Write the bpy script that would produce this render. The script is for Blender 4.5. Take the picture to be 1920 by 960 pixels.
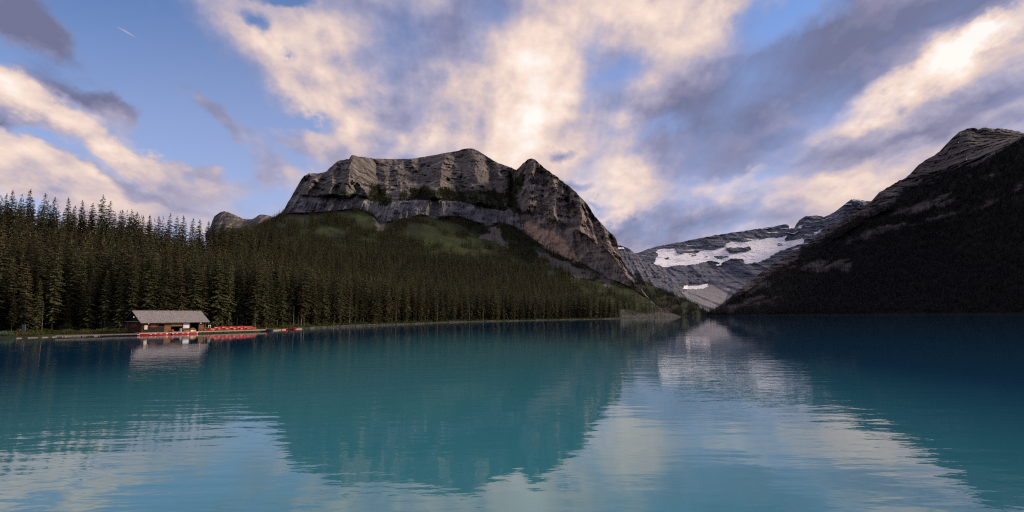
import bpy, bmesh, math, random
import numpy as np
from mathutils import Vector, Matrix

for _o in list(bpy.data.objects):
    bpy.data.objects.remove(_o)
SC = bpy.context.scene
COL = SC.collection
PI = math.pi

# ------------------------------------------------------------------ camera
F = 1060.0                       # focal length in pixels of the 1920 x 960 photograph
CAM_H = 5.0
PITCH = math.atan(111.0 / F)
ROLL = 0.006
CAM = np.array([0.0, 0.0, CAM_H])
_f = np.array([0, math.cos(PITCH), math.sin(PITCH)])
_r0 = np.array([1.0, 0, 0])
_u0 = np.array([0, -math.sin(PITCH), math.cos(PITCH)])
_up = _u0 * math.cos(ROLL) + _r0 * math.sin(ROLL)
_rt = _r0 * math.cos(ROLL) - _u0 * math.sin(ROLL)

cd = bpy.data.cameras.new('camera')
cam = bpy.data.objects.new('camera', cd)
COL.objects.link(cam)
cd.sensor_width = 36.0
cd.lens = 36.0 * F / 1920.0
cd.clip_start = 0.5
cd.clip_end = 60000.0
M = Matrix(((_rt[0], _up[0], -_f[0], CAM[0]), (_rt[1], _up[1], -_f[1], CAM[1]), (_rt[2], _up[2], -_f[2], CAM[2]), (0, 0, 0, 1)))
cam.matrix_world = M
SC.camera = cam
SC.view_settings.view_transform = 'Standard'
SC.view_settings.look = 'None'
SC.view_settings.gamma = 1.0
SC.view_settings.use_curve_mapping = False
SC.view_settings.exposure = 0.0
SC.cycles.max_bounces = 6
SC.cycles.diffuse_bounces = 2
SC.cycles.glossy_bounces = 3
SC.cycles.transmission_bounces = 2
SC.cycles.volume_bounces = 1
SC.cycles.transparent_max_bounces = 6
SC.cycles.use_denoising = False
SC.cycles.sample_clamp_indirect = 2.0
SC.cycles.pixel_filter_type = 'BLACKMAN_HARRIS'
SC.cycles.filter_width = 1.2


def ray(px, py):
    """Direction (Y = 1) of the sight line through a point of the photograph."""
    px = np.asarray(px, float); py = np.asarray(py, float)
    a = (px - 960.0) / F
    b = (480.0 - py) / F
    d = _f + a[..., None] * _rt + b[..., None] * _up
    return d / d[..., 1:2]


def P(px, py, d):
    return CAM + ray(px, py) * np.asarray(d, float)[..., None]


def W(px, py, z=0.0):
    r = ray(px, py)
    t = (z - CAM_H) / r[..., 2]
    return CAM + r * t[..., None]


def project(p):
    v = np.asarray(p, float) - CAM
    zf = v @ _f
    return 960 + F * (v @ _rt) / zf, 480 - F * (v @ _up) / zf


def py_of_z(px, d, z):
    """Photograph row at which height z stands at distance d in column px."""
    lo, hi = np.full(np.shape(px), -2500.0), np.full(np.shape(px), 2500.0)
    for _ in range(40):
        mid = (lo + hi) / 2
        zz = P(px, mid, d)[..., 2]
        hi = np.where(zz < z, mid, hi)
        lo = np.where(zz < z, lo, mid)
    return (lo + hi) / 2

# ------------------------------------------------------------------ node helpers
class NT:
    def __init__(self, tree):
        self.t = tree
        self.n = tree.nodes
        self.l = tree.links

    def node(self, kind, **props):
        nd = self.n.new(kind)
        for k, v in props.items():
            setattr(nd, k, v)
        return nd

    def put(self, sock, v):
        if isinstance(v, bpy.types.NodeSocket):
            self.l.new(v, sock)
        elif v is not None:
            sock.default_value = v

    def math(self, op, a, b=None, c=None, clamp=False):
        nd = self.node('ShaderNodeMath', operation=op, use_clamp=clamp)
        for i, v in enumerate((a, b, c)):
            if v is not None:
                self.put(nd.inputs[i], v)
        return nd.outputs[0]

    def vmath(self, op, a, b=None, scale=None):
        nd = self.node('ShaderNodeVectorMath', operation=op)
        self.put(nd.inputs[0], a)
        if b is not None:
            self.put(nd.inputs[1], b)
        if scale is not None:
            self.put(nd.inputs['Scale'], scale)
        return nd.outputs['Value'] if op in ('DOT_PRODUCT', 'LENGTH', 'DISTANCE') else nd.outputs[0]

    def mapping(self, v, loc=(0, 0, 0), rot=(0, 0, 0), scale=(1, 1, 1), kind='POINT'):
        nd = self.node('ShaderNodeMapping', vector_type=kind)
        self.put(nd.inputs['Vector'], v)
        if kind != 'VECTOR':
            nd.inputs['Location'].default_value = loc
        nd.inputs['Rotation'].default_value = rot
        nd.inputs['Scale'].default_value = scale
        return nd.outputs[0]

    def noise(self, v, scale=1.0, detail=4.0, rough=0.5, dist=0.0, lac=2.0, color=False):
        nd = self.node('ShaderNodeTexNoise')
        self.put(nd.inputs['Vector'], v)
        nd.inputs['Scale'].default_value = scale
        nd.inputs['Detail'].default_value = detail
        nd.inputs['Roughness'].default_value = rough
        nd.inputs['Lacunarity'].default_value = lac
        nd.inputs['Distortion'].default_value = dist
        return nd.outputs['Color' if color else 0]

    def ramp(self, fac, stops, interp='LINEAR'):
        nd = self.node('ShaderNodeValToRGB')
        r = nd.color_ramp
        r.interpolation = interp
        while len(r.elements) < len(stops):
            r.elements.new(0.5)
        for e, (p, c) in zip(r.elements, stops):
            e.position = p
            e.color = (c[0], c[1], c[2], 1.0) if not isinstance(c, (int, float)) else (c, c, c, 1)
        self.put(nd.inputs[0], fac)
        return nd.outputs[0]

    def smooth(self, v, a, b, lo=0.0, hi=1.0):
        nd = self.node('ShaderNodeMapRange', interpolation_type='SMOOTHSTEP')
        self.put(nd.inputs['Value'], v)
        nd.inputs['From Min'].default_value = a
        nd.inputs['From Max'].default_value = b
        nd.inputs['To Min'].default_value = lo
        nd.inputs['To Max'].default_value = hi
        return nd.outputs[0]

    def mix(self, fac, a, b, blend='MIX'):
        nd = self.node('ShaderNodeMix', data_type='RGBA', blend_type=blend)
        self.put(nd.inputs[0], fac)
        for s, v in ((nd.inputs[6], a), (nd.inputs[7], b)):
            if isinstance(v, (tuple, list)):
                v = (v[0], v[1], v[2], 1.0)
            self.put(s, v)
        return nd.outputs[2]

    def attr(self, name, out='Fac'):
        nd = self.node('ShaderNodeAttribute', attribute_name=name)
        return nd.outputs[out]


# ------------------------------------------------------------------ world: evening sky with clouds
SUN_EL = math.radians(27.0)
SUN_AZ = math.radians(74.0)          # clockwise from +Y (the view direction), i.e. over the right-hand ridge
wd = bpy.data.worlds.new('World')
SC.world = wd
wd.use_nodes = True
w = NT(wd.node_tree)
w.n.clear()
sky = w.node('ShaderNodeTexSky', sky_type='NISHITA', sun_disc=False)
sky.sun_elevation = SUN_EL
sky.sun_rotation = SUN_AZ
sky.altitude = 1700.0
sky.dust_density = 0.6
sky.ozone_density = 2.0
D = w.node('ShaderNodeTexCoord').outputs['Generated']
D = w.vmath('NORMALIZE', D)
sp = w.node('ShaderNodeSeparateXYZ'); w.put(sp.inputs[0], D)
dx, dy, dz = sp.outputs
ya = w.math('MAXIMUM', w.math('ABSOLUTE', dy), 0.18)
u_ = w.math('DIVIDE', dx, ya)
v_ = w.math('DIVIDE', dz, ya)
cb = w.node('ShaderNodeCombineXYZ'); w.put(cb.inputs[0], u_); w.put(cb.inputs[1], v_)
UV = cb.outputs[0]
zc = w.math('ADD', w.math('MAXIMUM', dz, 0.0), 0.34)
cp = w.node('ShaderNodeCombineXYZ')
w.put(cp.inputs[0], w.math('DIVIDE', dx, zc)); w.put(cp.inputs[1], w.math('DIVIDE', w.math('ABSOLUTE', dy), zc))
CP = cp.outputs[0]                    # where the sight line meets the cloud deck
# ragged edges: warp the layout a little
def warp(vec, scale, amp):
    a = w.noise(vec, scale=scale, detail=6, rough=0.6)
    b = w.noise(w.vmath('ADD', vec, (7.3, 2.9, 1.1)), scale=scale, detail=6, rough=0.6)
    c = w.node('ShaderNodeCombineXYZ')
    w.put(c.inputs[0], w.math('MULTIPLY', w.math('SUBTRACT', a, 0.5), amp)); w.put(c.inputs[1], w.math('MULTIPLY', w.math('SUBTRACT', b, 0.5), amp))
    return c.outputs[0]


wv = w.vmath('ADD', warp(w.mapping(CP, scale=(1.0, 0.6, 1)), 4.5, 0.13), warp(UV, 13.0, 0.06))
UVW = w.vmath('MULTIPLY', w.vmath('ADD', w.vmath('ADD', UV, wv), (0.044, -0.010, 0)), (1, 1, 0))


def uv_of(px, py):
    r = ray(px, py)
    return np.array([r[0], r[2]])


def blobs(items, vec):
    acc = None
    for cx, cy, rx, ry, ang, wt in items:
        a = math.radians(ang)
        c = uv_of(cx, cy)
        ex = uv_of(cx + 8 * math.cos(a), cy + 8 * math.sin(a)) - c
        ey = uv_of(cx - 8 * math.sin(a), cy + 8 * math.cos(a)) - c
        sx = np.linalg.norm(ex) / 8 * rx
        sy = np.linalg.norm(ey) / 8 * ry
        rot = math.atan2(ex[1], ex[0])
        m = w.mapping(vec, loc=(c[0], c[1], 0), rot=(0, 0, rot), scale=(sx, sy, 1), kind='TEXTURE')
        g = w.node('ShaderNodeTexGradient', gradient_type='SPHERICAL')
        w.put(g.inputs[0], m)
        acc = w.math('MULTIPLY_ADD', g.outputs['Fac'], wt, 0.0 if acc is None else acc)
    return acc

# cloud cover: + adds cloud, - opens blue
COVER = [
    (190, 110, 460, 330, 20, -1.5), (330, 190, 420, 230, 35, -1.3), (60, 330, 420, 170, 18, -1.1), (480, 310, 200, 110, 20, -0.7),
    (90, 50, 210, 74, 38, 2.5), (150, 100, 110, 40, 42, 0.8), (65, 190, 210, 56, 20, 2.7), (200, 190, 170, 36, 24, 1.8),
    (265, 182, 110, 30, 32, 1.5), (282, 234, 100, 32, 25, 2.0), (270, 290, 270, 46, 23, 2.5), (390, 335, 150, 36, 20, 1.2),
    (110, 325, 320, 64, 20, 2.6), (330, 372, 220, 36, 14, 1.3),  (20, 350, 120, 40, 15, 0.8),
    (525, 342, 80, 50, 10, 1.5), (40, 242, 60, 18, 10, 1.2),
    (620, 238, 80, 22, 8, -1.3), (517, 42, 40, 20, 40, -1.3), (570, 0, 90, 22, 0, -1.5), (588, 108, 34, 14, 50, -1.0),
    (790, 95, 80, 120, 20, -0.35), (1200, 152, 160, 42, -22, -0.75), (1535, 22, 170, 60, -28, -1.2),
    (1292, 262, 60, 34, -30, -0.6), (1140, 100, 60, 80, 0, -0.6), (960, 40, 70, 90, 20, -0.5),
    (420, 205, 200, 34, 38, 1.25), (480, 255, 180, 34, 38, 1.0), (330, 215, 80, 18, 35, 0.6), (600, 280, 140, 30, 20, 0.8), (560, 120, 330, 90, 42, 0.5),
]
# how lit the cloud is: + sunlit, - in shade
LIT = [
    (95, 55, 230, 100, 38, -0.66), (200, 185, 170, 40, 24, -0.5), (60, 178, 170, 44, 20, 0.25), (265, 278, 250, 30, 23, 0.26),
    (60, 225, 150, 24, 20, -0.2), (110, 312, 280, 50, 20, 0.16), (230, 322, 230, 20, 23, -0.28), (130, 375, 260, 30, 18, -0.12), (40, 240, 60, 20, 10, -0.5),
    (560, 130, 280, 90, 42, 0.14), (700, 225, 190, 70, 40, 0.22), (560, 100, 70, 24, 45, 0.2), (640, 60, 130, 100, 40, 0.10), (480, 120, 260, 34, 45, -0.12), (640, 170, 160, 40, 40, -0.12),
    (1030, 130, 120, 150, 15, 0.13), (1060, 95, 56, 70, 0, 0.16), (865, 278, 110, 36, 10, 0.36), (870, 130, 90, 160, 30, -0.20), (960, 180, 60, 120, 10, -0.08),
    (1120, 310, 220, 140, 20, 0.30), (1190, 400, 150, 70, 0, 0.2), (1392, 30, 50, 46, 0, 0.34), (1340, 80, 140, 90, -20, 0.14), (1180, 30, 180, 100, 0, 0.14), (1400, 120, 60, 60, 0, 0.12),
    (1885, 82, 160, 38, -27, 0.70), (1720, 190, 280, 36, -27, 0.44), (1420, 352, 110, 26, 0, 0.26), (1600, 345, 280, 50, -14, 0.26), (1240, 345, 80, 40, 0, 0.14), (1230, 250, 60, 60, 0, 0.12),
    (1600, 95, 430, 135, -27, -0.52), (1380, 215, 240, 76, -30, -0.34), (1760, 268, 370, 50, -18, -0.46), (1480, 288, 230, 46, -12, -0.38), (1890, 5, 190, 50, -20, -0.3),
    (1330, 428, 270, 46, -7, -0.50), (1200, 440, 90, 24, -5, -0.3), (1095, 292, 44, 18, 0, -0.46), (1112, 366, 60, 20, 0, -0.5), (1160, 398, 34, 12, 0, -0.34), (1480, 392, 160, 26, -10, -0.1), (1880, 190, 130, 40, -15, -0.35), (1450, 320, 70, 20, 0, -0.15),
]
nA = w.noise(w.mapping(CP, scale=(1.0, 0.55, 1)), scale=1.7, detail=9, rough=0.50, dist=0.2)
nB = w.noise(w.mapping(CP, loc=(3.1, 1.7, 0), scale=(1.0, 0.75, 1)), scale=4.6, detail=9, rough=0.56)
nS = w.noise(w.mapping(CP, loc=(-0.03, -0.05, 0), scale=(1.0, 0.55, 1)), scale=1.7, detail=9, rough=0.50, dist=0.2)
nS2 = w.noise(w.mapping(CP, loc=(3.1 - 0.012, 1.7 - 0.03, 0), scale=(1.0, 0.75, 1)), scale=4.6, detail=9, rough=0.56)
nC = w.noise(w.mapping(CP, loc=(1.3, 0.4, 0), scale=(2.4, 0.42, 1)), scale=1.6, detail=7, rough=0.55, dist=0.5)    # streaks drawn out along the wind
cov = w.math('ADD', blobs(COVER, UVW), blobs([(247, 66, 62, 5, 31, 0.95), (232, 57, 34, 4, 26, 0.5)], UV))
dens = w.math('ADD', w.math('ADD', cov, 1.05), w.math('ADD', w.math('MULTIPLY', w.math('SUBTRACT', nA, 0.5), 2.0), w.math('ADD', w.math('MULTIPLY', w.math('SUBTRACT', nB, 0.5), 1.2), w.math('MULTIPLY', w.math('SUBTRACT', nC, 0.5), 1.3))))
alpha = w.smooth(dens, -0.05, 1.15)
lit = blobs(LIT, UVW)
relief = w.math('ADD', w.math('MULTIPLY', w.math('SUBTRACT', nA, nS), 2.5), w.math('MULTIPLY', w.math('SUBTRACT', nB, nS2), 1.15))
hz = w.smooth(v_, 0.10, 0.42, 0.35, 1.0)
lit = w.math('ADD', w.math('ADD', lit, 0.50), w.math('MULTIPLY', hz, w.math('ADD', relief, w.math('ADD', w.math('MULTIPLY', w.math('SUBTRACT', nA, 0.5), 0.80), w.math('ADD', w.math('MULTIPLY', w.math('SUBTRACT', nB, 0.5), 0.24), w.math('MULTIPLY', w.math('SUBTRACT', nC, 0.5), 0.45))))))
lit = w.math('ADD', lit, w.smooth(dy, -0.35, 0.15, -0.17, 0.0))      # cloud away from the sunset glow is less lit
ccol = w.ramp(lit, [(0.0, (0.17, 0.18, 0.30)), (0.22, (0.275, 0.265, 0.40)), (0.42, (0.43, 0.40, 0.53)), (0.60, (0.69, 0.555, 0.55)),
                    (0.78, (0.93, 0.735, 0.635)), (1.0, (1.04, 0.97, 0.92))])
blue = w.vmath('MULTIPLY', sky.outputs[0], (0.118, 0.138, 0.172))
# a veil of thin high cloud pales the blue towards the horizon
veil = w.math('MULTIPLY_ADD', w.smooth(v_, 0.75, 0.12), 0.40, 0.0)
blue = w.mix(veil, blue, (0.58, 0.56, 0.72))
skyc = w.mix(alpha, blue, ccol)
bg = w.node('ShaderNodeBackground')
w.put(bg.inputs['Color'], skyc)
bg.inputs['Strength'].default_value = 1.0
ow = w.node('ShaderNodeOutputWorld')
w.l.new(bg.outputs[0], ow.inputs[0])
wd.cycles.sampling_method = 'MANUAL'
wd.cycles.sample_map_resolution = 512

# ------------------------------------------------------------------ sun (low, veiled by cloud)
sl = bpy.data.lights.new('sun', 'SUN')
sun = bpy.data.objects.new('sun', sl)
COL.objects.link(sun)
sl.energy = 4.0
sl.angle = math.radians(10.0)
sl.color = (1.0, 0.79, 0.60)
sdir = Vector((math.sin(SUN_AZ) * math.cos(SUN_EL), math.cos(SUN_AZ) * math.cos(SUN_EL), math.sin(SUN_EL)))
sun.rotation_euler = sdir.to_track_quat('Z', 'Y').to_euler()
sun.location = (300, 300, 600)
#@@BODY
# ------------------------------------------------------------------ numeric helpers
def _hash(ix, iy, iz, seed):
    n = (ix.astype(np.int64) * 374761393 + iy.astype(np.int64) * 668265263 + iz.astype(np.int64) * 2147483647 + seed * 1274126177) & 0xFFFFFFFF
    n = ((n ^ (n >> 13)) * 1274126177) & 0xFFFFFFFF
    n = (n ^ (n >> 16)) & 0xFFFFFFFF
    return n.astype(float) / 4294967295.0


def vnoise(x, y, z=None, seed=0):
    x = np.asarray(x, float); y = np.asarray(y, float)
    z = np.zeros_like(x) if z is None else np.asarray(z, float)
    fx, fy, fz = np.floor(x), np.floor(y), np.floor(z)
    tx, ty, tz = x - fx, y - fy, z - fz
    tx, ty, tz = [t * t * t * (t * (t * 6 - 15) + 10) for t in (tx, ty, tz)]
    out = 0
    for i in (0, 1):
        for j in (0, 1):
            for k in (0, 1):
                wgt = (tx if i else 1 - tx) * (ty if j else 1 - ty) * (tz if k else 1 - tz)
                out = out + wgt * _hash(fx + i, fy + j, fz + k, seed)
    return out * 2 - 1


def fbm(x, y, z=None, octv=5, gain=0.5, lac=2.03, seed=0, ridged=False):
    a, s, tot = 1.0, 0.0, 0.0
    x = np.asarray(x, float); y = np.asarray(y, float)
    z = np.zeros_like(x) if z is None else np.asarray(z, float)
    for o in range(octv):
        n = vnoise(x, y, z, seed + o * 17)
        if ridged:
            n = 1 - 2 * np.abs(n)
        s = s + a * n
        tot += a
        a *= gain
        x, y, z = x * lac + 5.2, y * lac + 1.3, z * lac + 2.7
    return s / tot


def sstep(a, b, x):
    t = np.clip((x - a) / (b - a), 0, 1)
    return t * t * (3 - 2 * t)


def in_poly(px, py, poly):
    inside = np.zeros(px.shape, bool)
    n = len(poly)
    for i in range(n):
        x1, y1 = poly[i]; x2, y2 = poly[(i + 1) % n]
        c = ((y1 > py) != (y2 > py)) & (px < (x2 - x1) * (py - y1) / ((y2 - y1) or 1e-9) + x1)
        inside ^= c
    return inside


def soft(a, n=3, rows=1):
    a = np.asarray(a, float)
    for _ in range(n):
        p = np.pad(a, 1, mode='edge')
        a = (p[1:-1, :-2] + p[1:-1, 1:-1] * 2 + p[1:-1, 2:]) / 4
        for _ in range(rows):
            p = np.pad(a, ((1, 1), (0, 0)), mode='edge')
            a = (p[:-2] + 2 * p[1:-1] + p[2:]) / 4
    return a


def curve(pts, x):
    p = np.array(sorted(pts), float)
    return [np.interp(x, p[:, 0], p[:, k]) for k in range(1, p.shape[1])]


def setp(o, **kw):
    for k, v in kw.items():
        o[k] = v
    return o


def link_mesh(name, verts, faces, mat=None, parent=None, smooth=False, attrs=None):
    me = bpy.data.meshes.new(name)
    verts = np.asarray(verts, dtype=np.float32)
    if isinstance(faces, np.ndarray):
        k = faces.shape[1]
        me.vertices.add(len(verts)); me.vertices.foreach_set('co', verts.ravel())
        me.loops.add(faces.size); me.loops.foreach_set('vertex_index', faces.ravel().astype(np.int32))
        me.polygons.add(len(faces)); me.polygons.foreach_set('loop_start', np.arange(0, faces.size, k, dtype=np.int32))
        me.update(calc_edges=True)
    else:
        me.from_pydata(verts.tolist(), [], faces)
        me.update()
    if smooth:
        me.polygons.foreach_set('use_smooth', np.ones(len(me.polygons), bool))
    for k, v in (attrs or {}).items():
        a = me.attributes.new(k, 'FLOAT', 'POINT')
        a.data.foreach_set('value', np.asarray(v, np.float32).ravel())
    o = bpy.data.objects.new(name, me)
    COL.objects.link(o)
    if mat is not None:
        me.materials.append(mat)
    if parent is not None:
        o.parent = parent
    return o


def grid_faces(nr, nc):
    i = np.arange(nr * nc).reshape(nr, nc)
    return np.stack([i[:-1, :-1], i[:-1, 1:], i[1:, 1:], i[1:, :-1]], -1).reshape(-1, 4)


class Sheet:
    """A slope laid from its foot to its ridge. Each row is a list of (column, row, distance); between the rows the
    slope is filled in, then carved in depth, and a far side is hung behind the ridge."""

    def __init__(self, x0, x1, nx, rows, ns, names=None):
        self.x = np.linspace(x0, x1, nx)
        py, d, band = [], [], []
        rr = [curve(r, self.x) for r in rows]
        for k in range(len(rr) - 1):
            n = ns[k]
            t = np.arange(n) / n if k < len(rr) - 2 else np.arange(n + 1) / n
            for tt in t:
                py.append(rr[k][0] * (1 - tt) + rr[k + 1][0] * tt)
                d.append(rr[k][1] * (1 - tt) + rr[k + 1][1] * tt)
                band.append(k + tt)
        self.py = np.array(py); self.d = np.array(d)
        self.px = np.broadcast_to(self.x, self.py.shape).copy()
        self.band = np.broadcast_to(np.array(band)[:, None], self.py.shape).copy()
        self.P0 = P(self.px, self.py, self.d)

    def finish(self, back=((250, -120), (700, -420), (1300, -900))):
        self.V = P(self.px, self.py, self.d)
        nr = self.V.shape[0]
        rows = [self.V]
        for by, bz in back:
            r = self.V[-1].copy(); r[:, 1] += by; r[:, 2] = np.maximum(r[:, 2] + bz, -5)
            rows.append(r[None])
        self.all = np.concatenate(rows, 0)
        self.nb = len(back)
        return self

    def pad(self, a, v=None):
        return np.concatenate([a] + [a[-1:] if v is None else np.full_like(a[-1:], v)] * self.nb, 0)

    def make(self, name, mat, attrs, label, smooth=False):
        nr, nc = self.all.shape[:2]
        o = link_mesh(name, self.all.reshape(-1, 3), grid_faces(nr, nc), mat, smooth=smooth, attrs={k: self.pad(v) for k, v in attrs.items()})
        return setp(o, kind='structure', label=label)

    def at(self, band, px):
        """Point of the finished slope by its band value and column."""
        b = np.interp(band, self.band[:, 0], np.arange(self.band.shape[0]))
        c = np.interp(px, self.x, np.arange(len(self.x)))
        i = np.clip(b.astype(int), 0, self.V.shape[0] - 2); j = np.clip(c.astype(int), 0, self.V.shape[1] - 2)
        s = (b - i)[..., None]; t = (c - j)[..., None]
        V = self.V
        return V[i, j] * (1 - s) * (1 - t) + V[i + 1, j] * s * (1 - t) + V[i, j + 1] * (1 - s) * t + V[i + 1, j + 1] * s * t

    def scatter(self, n, rng, weight=None):
        """n points spread by area times weight: (points, px, py)."""
        V = self.V
        a = np.linalg.norm(np.cross(V[1:, :-1] - V[:-1, :-1], V[:-1, 1:] - V[:-1, :-1]), axis=-1)
        # plan area rather than face area, so that cliffs do not fill with trees
        a = np.abs(np.cross((V[1:, :-1] - V[:-1, :-1])[..., :2], (V[:-1, 1:] - V[:-1, :-1])[..., :2]))
        if weight is not None:
            a = a * weight[:-1, :-1]
        c = np.cumsum(a.ravel()); tot = c[-1]
        idx = np.searchsorted(c, rng.random(n) * tot)
        i, j = np.unravel_index(np.minimum(idx, a.size - 1), a.shape)
        s = rng.random(n)[:, None]; t = rng.random(n)[:, None]
        p = V[i, j] * (1 - s) * (1 - t) + V[i + 1, j] * s * (1 - t) + V[i, j + 1] * (1 - s) * t + V[i + 1, j + 1] * s * t
        return p, tot


# ------------------------------------------------------------------ materials
def new_mat(name):
    m = bpy.data.materials.new(name)
    m.use_nodes = True
    t = NT(m.node_tree)
    t.n.clear()
    out = t.node('ShaderNodeOutputMaterial')
    b = t.node('ShaderNodeBsdfPrincipled')
    t.l.new(b.outputs[0], out.inputs[0])
    b.inputs['Specular IOR Level'].default_value = 0.25
    return m, t, b


def simple(name, col, rough=0.7, var=0.25, scale=3.0, spec=0.25, bump=0.0):
    m, t, b = new_mat(name)
    g = t.node('ShaderNodeTexCoord').outputs['Object']
    n = t.noise(g, scale=scale, detail=5, rough=0.6)
    lo = [c * (1 - var) for c in col]; hi = [min(1, c * (1 + var)) for c in col]
    t.put(b.inputs['Base Color'], t.ramp(n, [(0.3, lo), (0.7, hi)]))
    b.inputs['Roughness'].default_value = rough
    b.inputs['Specular IOR Level'].default_value = spec
    if bump:
        bp = t.node('ShaderNodeBump'); bp.inputs['Strength'].default_value = bump
        bp.inputs['Distance'].default_value = 0.03
        t.put(bp.inputs['Height'], n); t.l.new(bp.outputs[0], b.inputs['Normal'])
    return m


def rock_mat(name, dark, mid, light, warm, strata=0.03, tilt=0.15, snow=False, bumpd=6.0, grass=((0.040, 0.058, 0.016), (0.020, 0.027, 0.013)), talus=(0.20, 0.18, 0.165)):
    m, t, b = new_mat(name)
    g = t.node('ShaderNodeTexCoord').outputs['Object']
    big = t.noise(g, scale=0.006, detail=6, rough=0.6)
    fine = t.noise(g, scale=0.06, detail=7, rough=0.65)
    # vertical weathering streaks and tilted beds
    streak = t.noise(t.mapping(g, scale=(0.05, 0.025, 0.009)), scale=1.0, detail=8, rough=0.72, dist=0.4)
    crack = t.noise(t.mapping(g, scale=(0.15, 0.08, 0.013)), scale=1.0, detail=6, rough=0.62)
    seam = t.noise(t.mapping(g, rot=(0, tilt, 0), scale=(0.004, 0.004, 0.10 * strata / 0.03)), scale=1.0, detail=5, rough=0.55, dist=0.2)
    bed = t.noise(t.mapping(g, rot=(0, tilt, 0), scale=(0.002, 0.002, strata)), scale=1.0, detail=6, rough=0.65, dist=0.3)
    f = t.math('ADD', t.math('MULTIPLY', bed, 0.34), t.math('ADD', t.math('MULTIPLY', streak, 0.38), t.math('MULTIPLY', fine, 0.28)))
    c = t.ramp(f, [(0.40, dark), (0.5, mid), (0.60, light)])
    c = t.mix(t.smooth(crack, 0.37, 0.45, 0.62, 0.0), c, tuple(x * 0.45 for x in dark))
    c = t.mix(t.smooth(seam, 0.39, 0.45, 0.8, 0.0), c, tuple(x * 0.5 for x in dark))
    c = t.mix(t.smooth(seam, 0.57, 0.66, 0.0, 0.45), c, tuple(min(1, x * 1.15) for x in light))
    wm = t.smooth(t.math('ADD', t.attr('warm'), t.math('MULTIPLY', t.math('SUBTRACT', streak, 0.5), 1.1)), 0.25, 0.8)
    c = t.mix(wm, c, t.mix(fine, tuple(x * 0.7 for x in warm), tuple(x * 1.25 for x in warm)))
    c = t.mix(t.smooth(t.math('MULTIPLY', t.attr('warm'), -1.0), 0.2, 0.7, 0.0, 0.7), c, t.ramp(f, [(0.40, (0.09, 0.09, 0.095)), (0.5, (0.18, 0.18, 0.185)), (0.60, (0.31, 0.31, 0.31))]))
    tl = t.smooth(t.math('ADD', t.attr('talus'), t.math('MULTIPLY', t.math('SUBTRACT', fine, 0.5), 1.6)), 0.35, 0.70)
    c = t.mix(tl, c, t.mix(fine, tuple(x * 0.65 for x in talus), tuple(x * 1.3 for x in talus)))
    vg = t.smooth(t.math('ADD', t.attr('veg'), t.math('MULTIPLY', t.math('SUBTRACT', fine, 0.5), 1.7)), 0.35, 0.62)
    gc = t.mix(t.smooth(t.math('ADD', t.attr('meadow'), t.math('MULTIPLY', t.math('ADD', t.math('SUBTRACT', big, 0.5), t.math('SUBTRACT', fine, 0.5)), 1.0)), 0.2, 0.85), grass[1], grass[0])
    gc = t.mix(t.smooth(fine, 0.35, 0.7), gc, t.mix(0.5, gc, (0.012, 0.018, 0.008)))
    c = t.mix(vg, c, gc)
    if snow:
        sn = t.smooth(t.math('ADD', t.attr('snow'), t.math('MULTIPLY', t.math('SUBTRACT', bed, 0.5), 0.5)), 0.42, 0.55)
        crev = t.noise(t.mapping(g, rot=(0, -0.35, 0), scale=(0.006, 0.004, 0.035)), scale=1.0, detail=8, rough=0.68)
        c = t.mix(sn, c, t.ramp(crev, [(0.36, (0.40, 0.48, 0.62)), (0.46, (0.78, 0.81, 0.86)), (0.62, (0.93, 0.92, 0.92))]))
    t.put(b.inputs['Base Color'], c)
    b.inputs['Roughness'].default_value = 0.9
    b.inputs['Specular IOR Level'].default_value = 0.1
    bp = t.node('ShaderNodeBump'); bp.inputs['Strength'].default_value = 0.8
    bp.inputs['Distance'].default_value = bumpd
    t.put(bp.inputs['Height'], t.math('ADD', t.math('ADD', f, t.math('ADD', t.math('MULTIPLY', crack, 0.6), t.math('MULTIPLY', seam, 0.5))), t.math('MULTIPLY', fine, 0.45)))
    t.l.new(bp.outputs[0], b.inputs['Normal'])
    return m


MAT_MAIN = rock_mat('limestone', (0.050, 0.047, 0.046), (0.125, 0.114, 0.107), (0.27, 0.245, 0.225), (0.38, 0.275, 0.20), talus=(0.115, 0.108, 0.102))
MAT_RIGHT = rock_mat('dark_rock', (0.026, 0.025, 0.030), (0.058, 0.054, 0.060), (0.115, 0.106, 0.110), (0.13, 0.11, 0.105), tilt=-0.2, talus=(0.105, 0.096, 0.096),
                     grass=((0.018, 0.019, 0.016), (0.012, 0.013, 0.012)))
MAT_FAR = rock_mat('haze_tinted_rock', (0.045, 0.056, 0.085), (0.095, 0.11, 0.15), (0.20, 0.21, 0.25), (0.3, 0.24, 0.2), strata=0.018, tilt=-0.06, snow=True, bumpd=14.0,  # haze of distance put into the rock colour as a blue tint
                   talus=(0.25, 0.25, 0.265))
MAT_FORESTFLOOR = rock_mat('forest_floor', (0.02, 0.018, 0.012), (0.03, 0.027, 0.018), (0.05, 0.042, 0.03), (0.05, 0.04, 0.03), bumpd=0.4,
                           grass=((0.05, 0.06, 0.02), (0.03, 0.036, 0.016)), talus=(0.115, 0.105, 0.095))

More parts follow.
